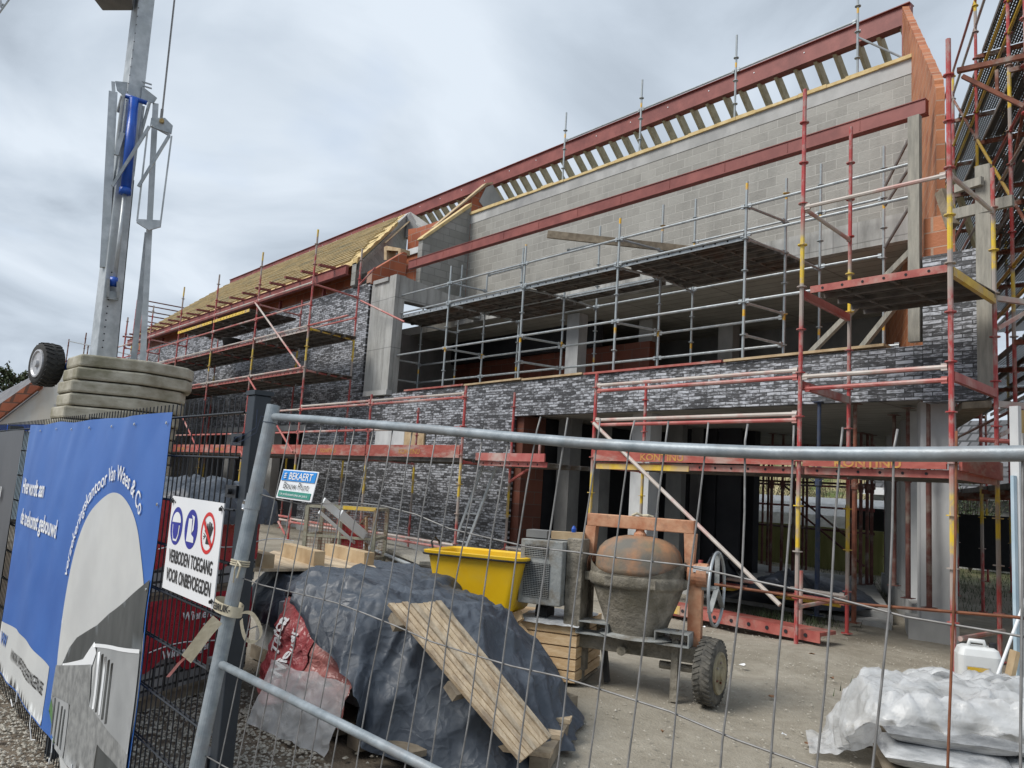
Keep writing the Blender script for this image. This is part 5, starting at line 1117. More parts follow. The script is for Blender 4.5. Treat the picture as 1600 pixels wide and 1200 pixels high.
for s_ in (-1, 1):
    mb = MB(); mb.hexa([mf(s_*.40-.03, -.04, .95), mf(s_*.40+.03, -.04, .95), mf(s_*.40+.03, .04, .95), mf(s_*.40-.03, .04, .95), mf(s_*.40-.045, -.045, 1.235), mf(s_*.40+.045, -.045, 1.235), mf(s_*.40+.045, .045, 1.235), mf(s_*.40-.045, .045, 1.235)]); mb.build('yoke_arm', 'mixer_orange', MX)
    MB().lathe([(.085, -.05), (.085, .05)], mf(s_*.445, 0, .93), ma, 20).build('bearing', 'mixer_orange', MX)
    mb = MB(); mb.bar(mf(s_*.45, .02, .10 if s_ < 0 else .33), mf(s_*.45, .02, .90), .09, .10, ma); mb.build('side_post', 'mixer_conc' if s_ < 0 else 'mixer_orange', MX)
MB().lathe([(.09, -.035), (.09, .04), (.03, .05)], mf(.50, -.01, .93), ma, 20).build('bearing_cap', 'mixer_orange', MX)
mb = MB(); mb.box(0, 0, 0, 0, 0, 0) if False else None; lbox(mf, .44, .56, -.09, .0, .955, 1.0, mb); mb.build('bearing_plate', 'bag_paper', MX)
# handwheel
hw = mf(.64, -.02, .84); mb = MB(); N_ = 40
hd = (mb_+ma*.06).normalized(); hw = mf(.61, -.02, .84)
ring_ = [hw+hd*(.26*math.cos(2*math.pi*i/N_))+Vector((0, 0, 1))*(.27*math.sin(2*math.pi*i/N_)) for i in range(N_+1)]
mb.path(ring_, .012, 8); mb.build('handwheel_rim', 'galv', MX, smooth=True)
mb = MB()
for a in (90, 215, 325): a = math.radians(a); mb.bar(hw, hw+hd*(.25*math.cos(a))+Vector((0, 0, .265*math.sin(a))), .012, .035, ma)
mb.tube(hw, mf(.5, -.02, .84), .02); mb.build('handwheel_spokes', 'mixer_grey', MX)
# chassis
mb = MB(); mb.bar(mf(-.55, -.05, .345), mf(.50, -.05, .345), .10, .11); mb.build('chassis_beam', 'mixer_conc', MX, bevel=.006)
mb = MB(); mb.bar(mf(-.5, .45, .36), mf(.5, .45, .36), .08, .09); mb.build('chassis_beam', 'mixer_conc', MX)
for x in (-.30, .32):
    mb = MB(); lbox(mf, x-.13, x+.13, -.20, -.02, .41, .42, mb); lbox(mf, x-.13, x+.13, -.20, -.02, .50, .51, mb); lbox(mf, x-.13, x-.12, -.20, -.02, .42, .50, mb); lbox(mf, x+.12, x+.13, -.20, -.02, .42, .50, mb); mb.build('fork_pocket', 'mixer_grey', MX)
mb = MB(); mb.lathe([(.03, 0), (.035, .10)], mf(-.05, -.13, .33), -mb_, 12); mb.build('socket', 'mixer_conc', MX)
mb = MB(); mb.bar(mf(-.47, .05, 0), mf(-.47, .05, .9), .07, .08, ma); mb.build('support_leg', 'mixer_conc', MX)
mb = MB(); mb.bar(mf(-.62, -.05, .02), mf(-.62, -.05, .35), .08, .06, ma); mb.build('support_leg', 'mixer_conc', MX)
mb = MB(); mb.bar(mf(-.25, .12, .01), mf(-.3, .10, .42), .05, .04, ma); mb.build('support_leg', 'black_rubber', MX)
mb = MB(); mb.bar(mf(.33, -.10, .0), mf(.33, -.08, .44), .055, .05, ma); mb.bar(mf(.30, -.10, .46), mf(.36, -.10, .50), .05, .05, ma); lbox(mf, .26, .40, -.15, -.04, .40, .41, mb); mb.build('jack_leg', 'mixer_conc', MX)
for x, y in ((.58, -.02), (-.62, .5)):
    wc = mf(x, y, .235); ma_keep, mbk = ma, mb_; ma = Vector((.93, .30, 0)).normalized(); mb_ = Vector((-ma.y, ma.x, 0))
    MB().lathe([(.15, -.065), (.205, -.072), (.232, -.055), (.238, -.02), (.238, .02), (.232, .055), (.205, .072), (.15, .065)], wc, ma, 40).build('tyre', 'tyre_muddy', MX, smooth=True)
    mb = MB()
    for k in range(36):
        a = 2*math.pi*k/36
        for s_ in (-1, 1):
            c0 = wc+ma*(s_*.012)+(mb_*math.cos(a)+Vector((0, 0, 1))*math.sin(a))*.238; c1 = wc+ma*(s_*.062)+(mb_*math.cos(a+.10)+Vector((0, 0, 1))*math.sin(a+.10))*.232; mb.bar(c0, c1, .016, .014, (c0-wc))
    mb.build('tread', 'tyre_muddy', MX)
    MB().lathe([(.156, .060), (.150, .080), (.135, .082), (.12, .068), (.065, .068), (.05, .085), (.05, .10), (.0, .105)], wc, ma, 28).build('wheel_rim', 'rim_dirty', MX, smooth=False)
    mb = MB()
    for k in range(5): a = 2*math.pi*k/5; mb.lathe([(.010, .06), (.010, .08)], wc+(mb_*math.cos(a)+Vector((0, 0, 1))*math.sin(a))*.075, ma, 6)
    mb.build('wheel_nuts', 'rust', MX); ma, mb_ = ma_keep, mbk
mb = MB(); mb.tube(mf(.2, -.02, .235), mf(.55, -.02, .235), .03); mb.build('axle', 'mixer_conc', MX)
# motor box
mb = MB(); lbox(mf, -.90, -.54, -.28, .12, .60, 1.10, mb); mo = mb.build('motor_box', 'mixer_grey', MX, bevel=.008)
mb = MB(); lbox(mf, -.535, -.40, -.20, .14, .45, 1.13, mb); mb.build('gear_cover', 'mixer_conc', MX, bevel=.008)
for x0, x1, z0, z1 in ((-.86, -.66, .97, 1.06), (-.86, -.64, .66, .92)):
    g_ = MB(); lbox(mf, x0, x1, -.284, -.281, z0, z1, g_); g_.build('grille', 'dark_void', mo)
    g_ = MB(); k = 0
    while x0+k*.014 < x1: g_.tube(mf(x0+k*.014, -.287, z0), mf(x0+k*.014, -.287, z1), .0022, 4); k += 1
    k = 0
    while z0+k*.014 < z1: g_.tube(mf(x0, -.289, z0+k*.014), mf(x1, -.289, z0+k*.014), .0022, 4); k += 1
    g_.build('grille_mesh', 'mixer_grey', mo)
mb = MB(); mb.bar(mf(-.90, -.1, 1.14), mf(-.72, -.1, 1.14), .16, .06); mb.build('block_lid', 'conc_dark', MX)
MB().bar(mf(-.70, -.12, 1.14), mf(-.44, -.05, 1.145), .09, .06).build('timber_block', 'wood', MX)
MB().lathe([(.015, 1.15), (.02, 1.20), (.008, 1.225)], mf(-.52, -.1, 0), n=10).build('blue_knob', 'blue_paint', MX)
mb = MB(); mb.lathe([(.09, -.05), (.09, .05)], mf(-.75, -.05, .52), ma, 16); mb.build('pulley', 'black_rubber', MX); mb = MB(); mb.path([mf(-.95, -.3, .62), mf(-1.0, -.33, .45), mf(-.96, -.3, .3), mf(-.9, -.3, .1)], .007, 6); mb.build('cable', 'black_rubber', MX)
MB().lathe([(.14, -.05), (.14, .05)], mf(-.70, .0, .30), ma, 20).build('spare_wheel', 'tyre_muddy', MX)
mb = MB(); mb.path([mf(-.06, -.03, 1.34), mf(-.02, -.05, 1.36), mf(.02, -.02, 1.345), mf(.07, -.04, 1.35), mf(.1, -.01, 1.34)], .012, 6); mb.build('rope', 'strap', MX)

# ================================================================== BAGS UNDER CLEAR FILM
bf = loc_axes((-1.93, 4.93, 0), math.radians(32))
def bag(f, x, y, z, L, W, H, seed, mat='bag_paper'):
    mb = MB(); nu, nv = 18, 12; vs = []; 
    for side in (1, -1):
        for j in range(nv+1):
            for i in range(nu+1):
                u, v = i/nu*2-1, j/nv*2-1
                pu, pv = (1-abs(u)**5), (1-abs(v)**4); t = (max(pu, 0)*max(pv, 0))**.45
                w = 1+.06*noise.noise(Vector((u*3+seed, v*3, side)))
                vs.append(f(x+u*L/2*(1-.03*v*v), y+v*W/2*w, z+H/2+side*H/2*t*w))
    n = (nu+1)*(nv+1); fs = []
    for s_ in (0, 1):
        for j in range(nv):
            for i in range(nu): a = s_*n+j*(nu+1)+i; fs.append((a, a+1, a+nu+2, a+nu+1))
    mb.add(vs, fs); return mb
labs = ['lowest cement bag at the front left of the film covered pile', 'lowest cement bag at the front right of the film covered pile', 'second layer cement bag on the front left of the film pile', 'second layer cement bag on the front right of the film pile',
        'top cement bag on the left of the film pile', 'top cement bag on the right of the film pile', 'cement bag behind the top bags with striped end', 'rear cement bag beside the white jerrycan']
spots = [(.02, -.05, .12, .66, .42, .125), (.62, -.05, .12, .66, .42, .125), (.05, .0, .235, .68, .42, .12), (.65, .0, .235, .66, .42, .12), (.06, .05, .345, .64, .40, .10), (.64, .05, .345, .64, .40, .10), (.1, .5, .12, .62, .44, .22), (.72, .5, .12, .6, .44, .22)]
for i, ((x, y, z, L_, W_, H_), lab) in enumerate(zip(spots, labs)):
    t = thing('cement_bag', lab, 'bag', bf(x, y, z), 'stacked paper cement bags')
    bag(bf, x, y, z, L_, W_, H_, i*3.1).build('sack', 'bag_paper', t, smooth=True)
    if i >= 4: 
        text_mesh('CEMENT' if False else '25 kg', .05, lambda u, v: bf(x+.12+u, y-.06+v, z+H_+.002)).build('lettering', 'sign_black', t) if False else None
    mb = MB(); yy = y-W_/2+.008
    lbox(bf, x-.22, x+.02, yy-.002, yy+.012, z+H_*.46, z+H_*.55, mb)
    mb.build('dark_print', 'print_grey', t)
    if i >= 4: lbox(bf, x-.1, x+.1, y-.05, y+.0, z+H_*.985, z+H_*1.005).build('bag_label', 'print_grey', t)
t = thing('wooden_pallet', 'dark wooden pallet under the film covered cement bags', 'pallet', bf(.3, .2, 0))
for k in range(4): lbox(bf, -.3+k*.38, -.18+k*.38, -.25, .75, .09, .115).build('board', 'wood_old', t)
for k in range(3): lbox(bf, -.3, .98, -.24+k*.42, -.14+k*.42, .0, .088).build('bearer', 'wood_old', t)
rg1 = [bf(-.28, -.18, .46), bf(.3, -.2, .47), bf(.95, -.18, .46), bf(1.05, .3, .50), bf(.9, .72, .42), bf(.45, .78, .46), bf(-.1, .72, .42), bf(-.34, .3, .46)]
rg2 = [bf(-.36, -.27, .33), bf(.3, -.29, .35), bf(1.05, -.27, .34), bf(1.2, .3, .2), bf(1.05, .9, .1), bf(.4, .95, .1), bf(-.42, .95, .02), bf(-.5, .25, .05)]
drape(rg1, rg2, .05, 260, 34, seed=6, ridge=18, topamp=.085).build('clear_film', 'film', None, smooth=True, **tagp('crumpled white translucent film thrown over the cement bags at lower right', 'plastic film'))
sheet(lambda u, v: bf(-.66+.42*u, .15+.5*v+.1*u, .015+(.18*u**2)*(1-abs(v-.5))+.03*noise.noise(Vector((u*7, v*7, 2)))+.02), 30, 20).build('clear_film', 'film', None, smooth=True, **tagp('loose end of white film spread on the sand left of the cement bags', 'plastic film'))
def crest(u, v): 
    x = -.25+1.45*u; return bf(x, .62+.25*v+.06*math.sin(u*9), .35+.15*math.sin(u*3.1)*(1-v*.6)+.07*noise.noise(Vector((u*9, v*5, 6)))+.10*abs(noise.noise(Vector((u*6, v*3, 1)))))
sheet(crest, 50, 18).build('clear_film', 'film', None, smooth=True, **tagp('ruffled ridge of white film behind the cement bags, before the jerrycan', 'plastic film'))
sheet(lambda u, v: bf(1.0+.5*u, .4+.6*v, .42-.2*u+.1*noise.noise(Vector((u*5, v*5, 3)))), 24, 24).build('clear_film', 'film', None, smooth=True, **tagp('white film heap at the right picture edge beside the broom handle', 'plastic film'))
# jerrycan
jb = G(1530, 1098, .0); jd = DP(1528, 1075, 5.75); jf = loc_axes((jd.x, jd.y, .24), math.radians(30))
t = thing('jerrycan', 'white plastic jerrycan with dark cap standing behind the film covered bags', 'jerrycan', jf(0, 0, 0))
loft(jf, [(rrect(.135, .10, .04), 0), (rrect(.14, .105, .045), .03), (rrect(.14, .105, .045), .27), (rrect(.125, .09, .04), .315), (rrect(.10, .07, .03), .33)]).build('body', 'jerrycan', t, smooth=False)
MB().path([jf(-.06, 0, .32), jf(-.05, 0, .365), jf(.04, 0, .365), jf(.05, 0, .32)], .016, 8).build('handle', 'jerrycan', t, smooth=True)
MB().lathe([(.028, .31), (.028, .36), (.02, .365)], jf(.10, 0, 0), n=16).build('cap', 'sign_black', t)
lb = MB(); lbox(jf, -.09, .06, -.1085, -.107, .07, .20, lb); lab_ = lb.build('paper_label', 'bag_paper', t)
lb = MB(); lbox(jf, -.085, .05, -.1105, -.109, .165, .195, lb); lb.build('label_stripe', 'deck_yellow', lab_)
lbox(jf, -.3, .3, -.2, .25, -.24, -.002).build('stacked_boards', 'wood_old', None, **tagp('low stack of old boards hidden behind film carrying the jerrycan', 'board stack'))
a, b = DP(1538, 1110, 5.2), DP(1603, 935, 5.4); t = thing('broom_handle', 'thin white broom handle leaning over the film at the right picture edge', 'broom handle', a); MB().tube(a, a+(b-a)*1.6, .010, 10).build('stick', 'white_print', t)
a = DP(1572, 1085, 5.9); MB().bar(a, a+Vector((.05, .05, .32)), .09, .03).build('broken_board', 'wood', None, **tagp('short splintered board end standing beside the broom handle', 'board'))
# leaning formwork panel and post at right edge
pa = DP(1592, 980, 7.2); t = thing('formwork_panel', 'tall upright timber formwork panel with grey edge post at right picture edge', 'formwork panel', (pa.x, pa.y, 0))
pf_ = loc_axes((pa.x, pa.y, 0), math.radians(75))
lbox(pf_, .0, 1.6, -.04, .0, 0.0, 2.52).build('timber_face', 'panel_timber', t); lbox(pf_, -.05, 0, -.06, .02, 0, 2.55).build('edge_post', 'conc_light', t)
for k in range(3): lbox(pf_, .2+k*.5, .26+k*.5, -.10, -.041, 0.1, 2.45).build('stiffener', 'panel_timber', t)
mb = MB(); lbox(pf_, -.10, -.055, -.04, -.01, .0, 1.9, mb); mb.build('blue_board', 'panel_blue', t)
# ================================================================== YARD THINGS
def gitter():
    o = G(580, 888); f = loc_axes((o.x, o.y, 0), math.radians(44)); t = thing('mesh_crate', 'rusty cream wire mesh crate full of scrap wood in front of the brick wall', 'crate', o)
    L_, W_, H_ = 1.2, .8, .97
    for x in (0, -L_):
        for y in (0, W_): lbox(f, x-.03, x+.03, y-.03, y+.03, 0, H_).build('corner_post', 'jerry_frame', t)
    for z, m in ((H_, 'jerry_frame'), (.48, 'jerry_frame'), (.12, 'jerry_frame')):
        mb = MB()
        for y in (0, W_): mb.bar(f(-L_, y, z), f(0, y, z), .045, .045)
        for x in (0, -L_): mb.bar(f(x, 0, z), f(x, W_, z), .045, .045)
        mb.build('frame_rail', m, t)
    MB().bar(f(-L_/2+.03, -.005, H_+.01), f(0, -.005, H_+.01), .05, .06).build('top_rail', 'deck_yellow', t)
    mb = MB(); mb.bar(f(-L_/2, 0, 0), f(-L_/2, 0, H_), .05, .05); mb.build('centre_post', 'jerry_frame', t)
    mb = MB(); k = 0
    while k*.05 < L_: mb.tube(f(-k*.05, 0, .1), f(-k*.05, 0, H_), .003, 4); mb.tube(f(-k*.05, W_, .1), f(-k*.05, W_, H_), .003, 4); k += 1
    k = 0
    while .1+k*.05 < H_: mb.tube(f(-L_, 0, .1+k*.05), f(0, 0, .1+k*.05), .003, 4); mb.tube(f(0, 0, .1+k*.05), f(0, W_, .1+k*.05), .003, 4); k += 1
    mb.build('mesh', 'rust', t)
    rnd = random.Random(3)
    for k in range(7):
        a = f(rnd.uniform(-1.0, -.2), rnd.uniform(.1, .7), .15); b = f(rnd.uniform(-1.1, -.1), rnd.uniform(.1, .7), rnd.uniform(.6, .95)); lab = ['splintered scrap lath leaning low inside the wire mesh crate', 'grey scrap board at the back of the wire mesh crate', 'short scrap board in the left half of the wire mesh crate', 'scrap lath crossing behind the crate centre post', 'dark scrap board in the right half of the wire mesh crate', 'scrap board resting on the right crate rail', 'thin scrap lath standing nearly upright in the wire mesh crate'][k]
        MB().bar(a, b, .09, .03).build('scrap_board', 'wood_old' if k % 2 else 'wood', None, **tagp(lab, 'board', 'boards in the mesh crate'))
    for k, (a, b, w, lab) in enumerate(((f(-.15, .4, .4), DP(505, 783, 12.6), .12, 'widest white board leaning out of the mesh crate'), (f(-.3, .3, .3), DP(499, 800, 12.6), .05, 'thin white lath leaning left out of the mesh crate'), (f(-.05, .4, .35), DP(532, 803, 12.8), .14, 'short white board leaning out of the mesh crate nearest the wall'))):
        MB().bar(a, b, w, .03, (1, 0, 0)).build('white_board', 'white_print', None, **tagp(lab, 'board', 'boards in the mesh crate'))
    mb = MB(); mb.add([f(-.55, -.02, .3), f(-.2, .1, .3), f(-.2, .1, .7), f(-.5, .0, .75), f(-.7, .1, .6)], [(0, 1, 2, 3, 4)]); mb.prism([f(-.72, .1, .3), f(-.3, .1, .3), f(-.3, .1, .68), (f(-.6, .1, .74))], (.03, .03, 0)); mb.build('red_sheet', 'film_red', None, **tagp('crumpled piece of red film inside the wire mesh crate', 'plastic sheet'))
simple('jerry_frame', (.26, .25, .19), (.38, .36, .28), 7, .8, 0, c3=(.20, .12, .07))
gitter()
# ladder leaning inside the low scaffold
a, b = Vector((-12.35, 9.15, .0)), Vector((-11.35, 9.1, 1.98)); dv_ = Vector((.38, 0, 0)); t = thing('ladder', 'grey aluminium ladder leaning to the toe board before the dark brick wall', 'ladder', a)
for o_ in (Vector(), dv_): MB().bar(a+o_, b+o_, .025, .06).build('stile', 'galv_bright', t)
for k in range(7): p = a.lerp(b, (k+.7)/7.5); MB().tube(p, p+dv_, .014, 6).build('rung', 'galv_bright', t)
# red deck lying low by the opening, short posts
t = thing('scaffold_plank', 'red edged steel scaffold plank lying on the sand before the ground floor opening', 'scaffold plank', (-5.6, 8.1, 0))
MB().box(-7.3, -4.45, 8.35, 8.68, .12, .16).build('top', 'deck_red', t); MB().box(-7.3, -4.45, 8.33, 8.348, .05, .165).build('flange', 'deck_red', t); MB().box(-7.3, -6.3, 8.322, 8.329, .06, .16).build('yellow_section', 'deck_yellow', t)
mb = MB()
for k in range(12): mb.tube((-7.2+k*.235, 8.3285, .11), (-7.2+k*.235, 8.3215, .11), .022, 8)
mb.build('flange_holes', 'dark_void', t)
for i, (x, y) in enumerate(((-6.1, 8.45), (-4.95, 8.8))): p = Vector((x, y, 0)); MB().tube(p, p+Vector((0, 0, .75)), .03, 10).build('short_post', 'rail_red', None, **tagp(['short red tube standing left of the low steel plank', 'short red tube with a paper tag near the bright corner standard'][i], 'tube', 'short red tubes'))
ledg = MB(); ledg.tube((-7.3, 8.2, .06), (-5.0, 8.6, .05), .03); ledg.build('loose_tube', 'rail_red', None, **tagp('loose red tube lying on the ground behind the mixer handwheel', 'tube'))
mb = MB(); mb.tube((-9.5, 9.9, .25), (-5.0, 9.85, .30), .03); mb.build('loose_tube', 'deck_yellow', None, **tagp('long yellow tube lying along the slab edge of the opening', 'tube'))
# plastic sheets by the slab
drape([G(1215, 905, .55), G(1235, 893, .62), G(1265, 905, .5), G(1300, 925, .35), G(1250, 930, .35)], [G(1130, 930, .15), G(1200, 905, .15), G(1300, 905, .15), G(1370, 945, .15), G(1300, 955, .15), G(1220, 945, .15)], .06, 90, 20, seed=3, topamp=.04).build('plastic_sheet', 'tarp_dark', None, smooth=True, **tagp('black plastic sheet heaped on the slab beside the brown prop', 'plastic sheet'))
drape([G(1110, 880, .8), G(1125, 860, .9), G(1140, 885, .6)], [G(1080, 925, .15), G(1110, 910, .15), G(1165, 920, .15), G(1140, 930, .15)], .06, 60, 16, seed=5, topamp=.04).build('plastic_sheet', 'tarp_dark', None, smooth=True, **tagp('black plastic sheet heaped behind the mixer handwheel', 'plastic sheet'))
MB().box(-11.35, -10.2, 9.75, 10.0, 0, .42).build('concrete_block', 'conc', None, **tagp('low grey concrete block lying behind the yellow tub at the wall corner', 'concrete block'))
mb = MB(); mb.bar((-15.0, 8.9, .28), (-10.6, 7.6, .22), .5, .05); mb.build('scaffold_plank', 'wood_grey', None, **tagp('long weathered plank lying low before the brick wall behind the tarpaulin', 'scaffold plank'))
MB().tube((-14.6, 8.4, .2), (-10.2, 7.2, .14), .03).build('loose_tube', 'galv_bright', None, **tagp('long galvanised tube lying before the brick wall behind the tarpaulin', 'tube'))
mb = MB(); fb = loc_axes((-20.9, 8.5, 5.0), 0); mb.lathe([(.20, 0), (.27, .30), (.29, .31), (.27, .32), (.18, .05)], (-22.9, 8.55, 4.98), n=24); mb.build('bucket', 'black_rubber', None, smooth=True, **tagp('black round mortar bucket on the upper deck of the facade scaffold', 'bucket'))
# small litter on the sand
rnd = random.Random(21)
dl = []
for k, (px, py) in enumerate(((1225, 1148), (1262, 1162), (1205, 1090), (1100, 980), (1035, 1145), (1268, 1022), (1160, 1040), (1300, 1060))):
    p = G(px, py, .012); mb = MB(); r_ = rnd.uniform(.02, .04); a0 = rnd.random()*6
    mb.add([p]+[p+Vector((math.cos(a0+i*1.05)*r_*rnd.uniform(.5, 1.1), math.sin(a0+i*1.05)*r_*rnd.uniform(.5, 1), rnd.uniform(0, .02))) for i in range(6)], [(0, 1+i, 1+(i+1) % 6) for i in range(6)])
    mb.build('dead_leaf', 'dead_leaf' if k % 3 else 'white_print', None, **tagp('small dry scrap or leaf lying on the bare sand right of the pallet', 'litter', 'scraps on the sand'))
mb = MB()
for _ in range(3200):
    x, y = rnd.uniform(-6.5, -1.8), rnd.uniform(2.6, 9.5); r_ = rnd.uniform(.004, .013); h_ = r_*.6
    mb.add([(x+r_, y, h_*.4), (x, y+r_, h_*.4), (x-r_, y, h_*.4), (x, y-r_*.7, h_*.4), (x, y, h_*1.4)], [(0, 1, 4), (1, 2, 4), (2, 3, 4), (3, 0, 4)])
mb.build('pebbles', 'stone', kind='stuff', label='scattered small stones on the bare sand of the yard')
# grass tufts
def tufts(n, fx, name, lab):
    mb = MB()
    for _ in range(n):
        x, y = fx(); h_ = rnd.uniform(.05, .16); a = rnd.random()*6.3; l = Vector((math.cos(a), math.sin(a), 0)); w = Vector((-l.y, l.x, 0))*.005
        p = Vector((x, y, 0)); mb.add([p-w, p+w, p+l*h_*.5+Vector((0, 0, h_))], [(0, 1, 2)])
    mb.build(name, 'leaf', kind='stuff', label=lab)
def f1():
    c_ = rnd.choice([(-2.75, 6.7), (-2.4, 7.0), (-5.9, 9.6), (-5.5, 9.9), (-2.2, 10.6), (-2.3, 12), (-3.0, 14)]); return c_[0]+rnd.gauss(0, .22), c_[1]+rnd.gauss(0, .2)
tufts(1500, f1, 'grass_tufts', 'sparse green grass tufts along the slab and the corner scaffold')
def f2(): return -2.5-.54*(rnd.uniform(14, 26)-10)+rnd.uniform(-1, 4), rnd.uniform(14, 27)
tufts(6000, f2, 'rough_grass', 'rough green grass on the ground behind the building corner')

# ================================================================== CRANE
CD = 14.0
def K(x, y, d=CD): q = DP(160, 552, CD); return ON((q.x, q.y), x, y) if d == CD else DP(x, y, d)
cb = K(200, 700); CRN = thing('tower_crane', 'galvanised self erecting crane mast with blue cylinder on stacked concrete ballast slabs', 'crane', (cb.x, cb.y, 0))
vw = Vector((cb.x, cb.y, 0)).normalized(); vr = Vector((vw.y, -vw.x, 0))
if vr.dot(CR) < 0: vr = -vr
def KO(x, y, o=0.0): return K(x, y)-vw*o
def cbar(name, p, q, w, h, mat, o=0, o2=None):
    a, b = KO(*p, o), KO(*q, o if o2 is None else o2); return MB().bar(a, b, w, h, vw).build(name, mat, CRN)
# mast: lower box slightly turned so that two faces show
mx = (vr*.93+vw*.37).normalized(); my = Vector((-mx.y, mx.x, 0))
def mast(name, p, q, w0, w1, mat):
    a, b = KO(*p), KO(*q); mb = MB(); pts = []
    for c_, w in ((a, w0), (b, w1)): pts += [c_+mx*sx*w/2+my*sy*w/2 for sx, sy in ((-1, -1), (1, -1), (1, 1), (-1, 1))]
    mb.hexa(pts); return mb.build(name, mat, CRN, bevel=.015)
mast('lower_mast', (152, 640), (192, 270), .36, .30, 'galv_bright'); m2 = mast('upper_mast', (192, 275), (230, -45), .30, .29, 'galv_bright')
mb = MB(); ml_ = []
for k in range(13): p = K(214-k*1.7+4, 8+k*13)-my*0-vw*.20; mb.tube(p, p-vw*.004, .010, 6)
for k in range(12): p = K(171-k*1.3+4, 430+k*10.5)-vw*.235; mb.tube(p, p-vw*.004, .014, 6)
mb.build('pin_holes', 'dark_void', CRN)
cbar('left_strut', (177, 148), (163, 420), .14, .10, 'galv_bright', .10); cbar('left_strut_head', (177, 132), (178, 155), .06, .06, 'galv_bright', .10)
cbar('right_strut', (243, 165), (219, 640), .10, .12, 'galv_bright', .05); cbar('right_strut', (231, 360), (200, 640), .10, .10, 'galv_bright', -.2)
mb = MB(); mb.prism([KO(180, 132, .12), KO(200, 134, .12), KO(215, 158, .12), KO(200, 160, .12), KO(183, 146, .12)], -vw*.03); mb.prism([KO(222, 140, .12), KO(245, 158, .12), KO(240, 166, .12), KO(220, 162, .12)], -vw*.03); mb.build('mast_bracket', 'galv', CRN)
for dy in (0, 6): MB().bar(KO(221, 131+dy, .1), KO(237, 136+dy, .1), .02, .03, vw).build('pin_arm', 'galv', CRN)
mb = MB(); mb.tube(KO(209, 166, .32), KO(196, 310, .32), .085, 20); mb.tube(KO(196, 161, .32), KO(229, 172, .32), .042, 16); mb.tube(KO(196, 303, .32), KO(195, 312, .32), .10, 20); mb.build('hydraulic_cylinder', 'blue_paint', CRN, smooth=True)
mb = MB(); mb.tube(KO(195, 310, .32), KO(180, 440, .32), .035, 14); mb.build('piston_rod', 'galv_bright', CRN, smooth=True)
mb = MB(); mb.tube(KO(172, 445, .32), KO(184, 447, .32), .085, 18); mb.build('piston_joint', 'blue_paint', CRN, smooth=True)
mb = MB(); mb.bar(KO(170, 442, .34), KO(169, 468, .28), .05, .2, vw); mb.bar(KO(185, 446, .34), KO(185, 470, .28), .05, .2, vw); mb.bar(KO(168, 465, .25), KO(186, 468, .25), .10, .14); mb.build('joint_bracket', 'galv', CRN)
for p, q, r_ in (((193, 162), (182, 245), .03), ((191, 163), (184, 182), .03), ((233, 172), (216, 230), .028), ((224, 178), (216, 232), .02)): MB().tube(KO(*p, .36), KO(*q, .2), r_, 8).build('linkage_rod', 'galv', CRN)
MB().bar(KO(192, 218, .3), KO(182, 250, .25), .07, .1, vw).build('linkage_plate', 'galv_bright', CRN)
mb = MB(); mb.prism([KO(235, 200, .45), KO(256, 200, .45), KO(268, 212, .45), KO(266, 224, .45), KO(233, 213, .45)], -vw*.04); mb.build('rope_plate', 'galv', CRN)
mb = MB(); mb.tube(KO(251, 206, .50), KO(251, 206, .56), .04, 12); mb.build('rope_pin', 'panel_timber', CRN)
mb = MB(); mb.bar(KO(252, 186, .45), KO(250, 204, .45), .04, .05); mb.tube(KO(252, 190, .45), KO(277, -40, .45), .016, 8); mb.build('wire_rope', 'wire', CRN)
for p, q in (((232, 214), (176, 302)), ((262, 228), (216, 302)), ((262, 228), (240, 262))): MB().bar(KO(*p, .5), KO(*q, .4), .05, .07, vw).build('stay_bar', 'galv', CRN)
for p, q in (((230, 216), (214, 352)), ((266, 228), (249, 362)), ((235, 212), (264, 221))): MB().bar(KO(*p, .5), KO(*q, .3), .03, .04, vw).build('stay_bar', 'galv_bright', CRN)
mb = MB(); mb.prism([KO(213, 350, .28), KO(250, 352, .28), KO(249, 362, .28), KO(232, 367, .28), KO(213, 355, .28)], -vw*.06); mb.build('stay_plate', 'galv_bright', CRN)
mb = MB(); mb.tube(KO(209, 290, .3), KO(183, 560, .3), .008, 6); mb.build('hose', 'black_rubber', CRN)
# counter-jib corner at top
zb = K(207, 17).z; q = [G(160, 17, zb), G(208, 17, zb), G(204, -45, zb), G(112, -45, zb)]
MB().hexa(q+[p+Vector((0, 0, 1.0)) for p in q]).build('steel_box', 'conc_dark', CRN, bevel=.02)
# ballast
bpts = [G(106, 558, 3.2), G(127, 551.5, 3.2), G(232, 563, 3.2), G(296, 575, 3.2), G(304, 579, 3.2)]
bpts = [Vector((p.x, p.y, 0)) for p in bpts]; bpts += [bpts[-1]+vw*.7, bpts[3]+vw*.95, bpts[1]+vw*1.0, bpts[0]+vw*.6]
bc_ = sum(bpts, Vector())/len(bpts)
z = 3.20
for k in range(13):
    sh = vr*(-.035*k+.02*math.sin(k*2.3)) if k < 7 else vr*-.2
    mb = MB(); mb.prism([bc_+(p-bc_)*(1+.012*math.sin(k*1.7))+sh+Vector((0, 0, z-.20)) for p in bpts], (0, 0, .192)); mb.build('ballast_slab', 'ballast', CRN, bevel=.032); z -= .212
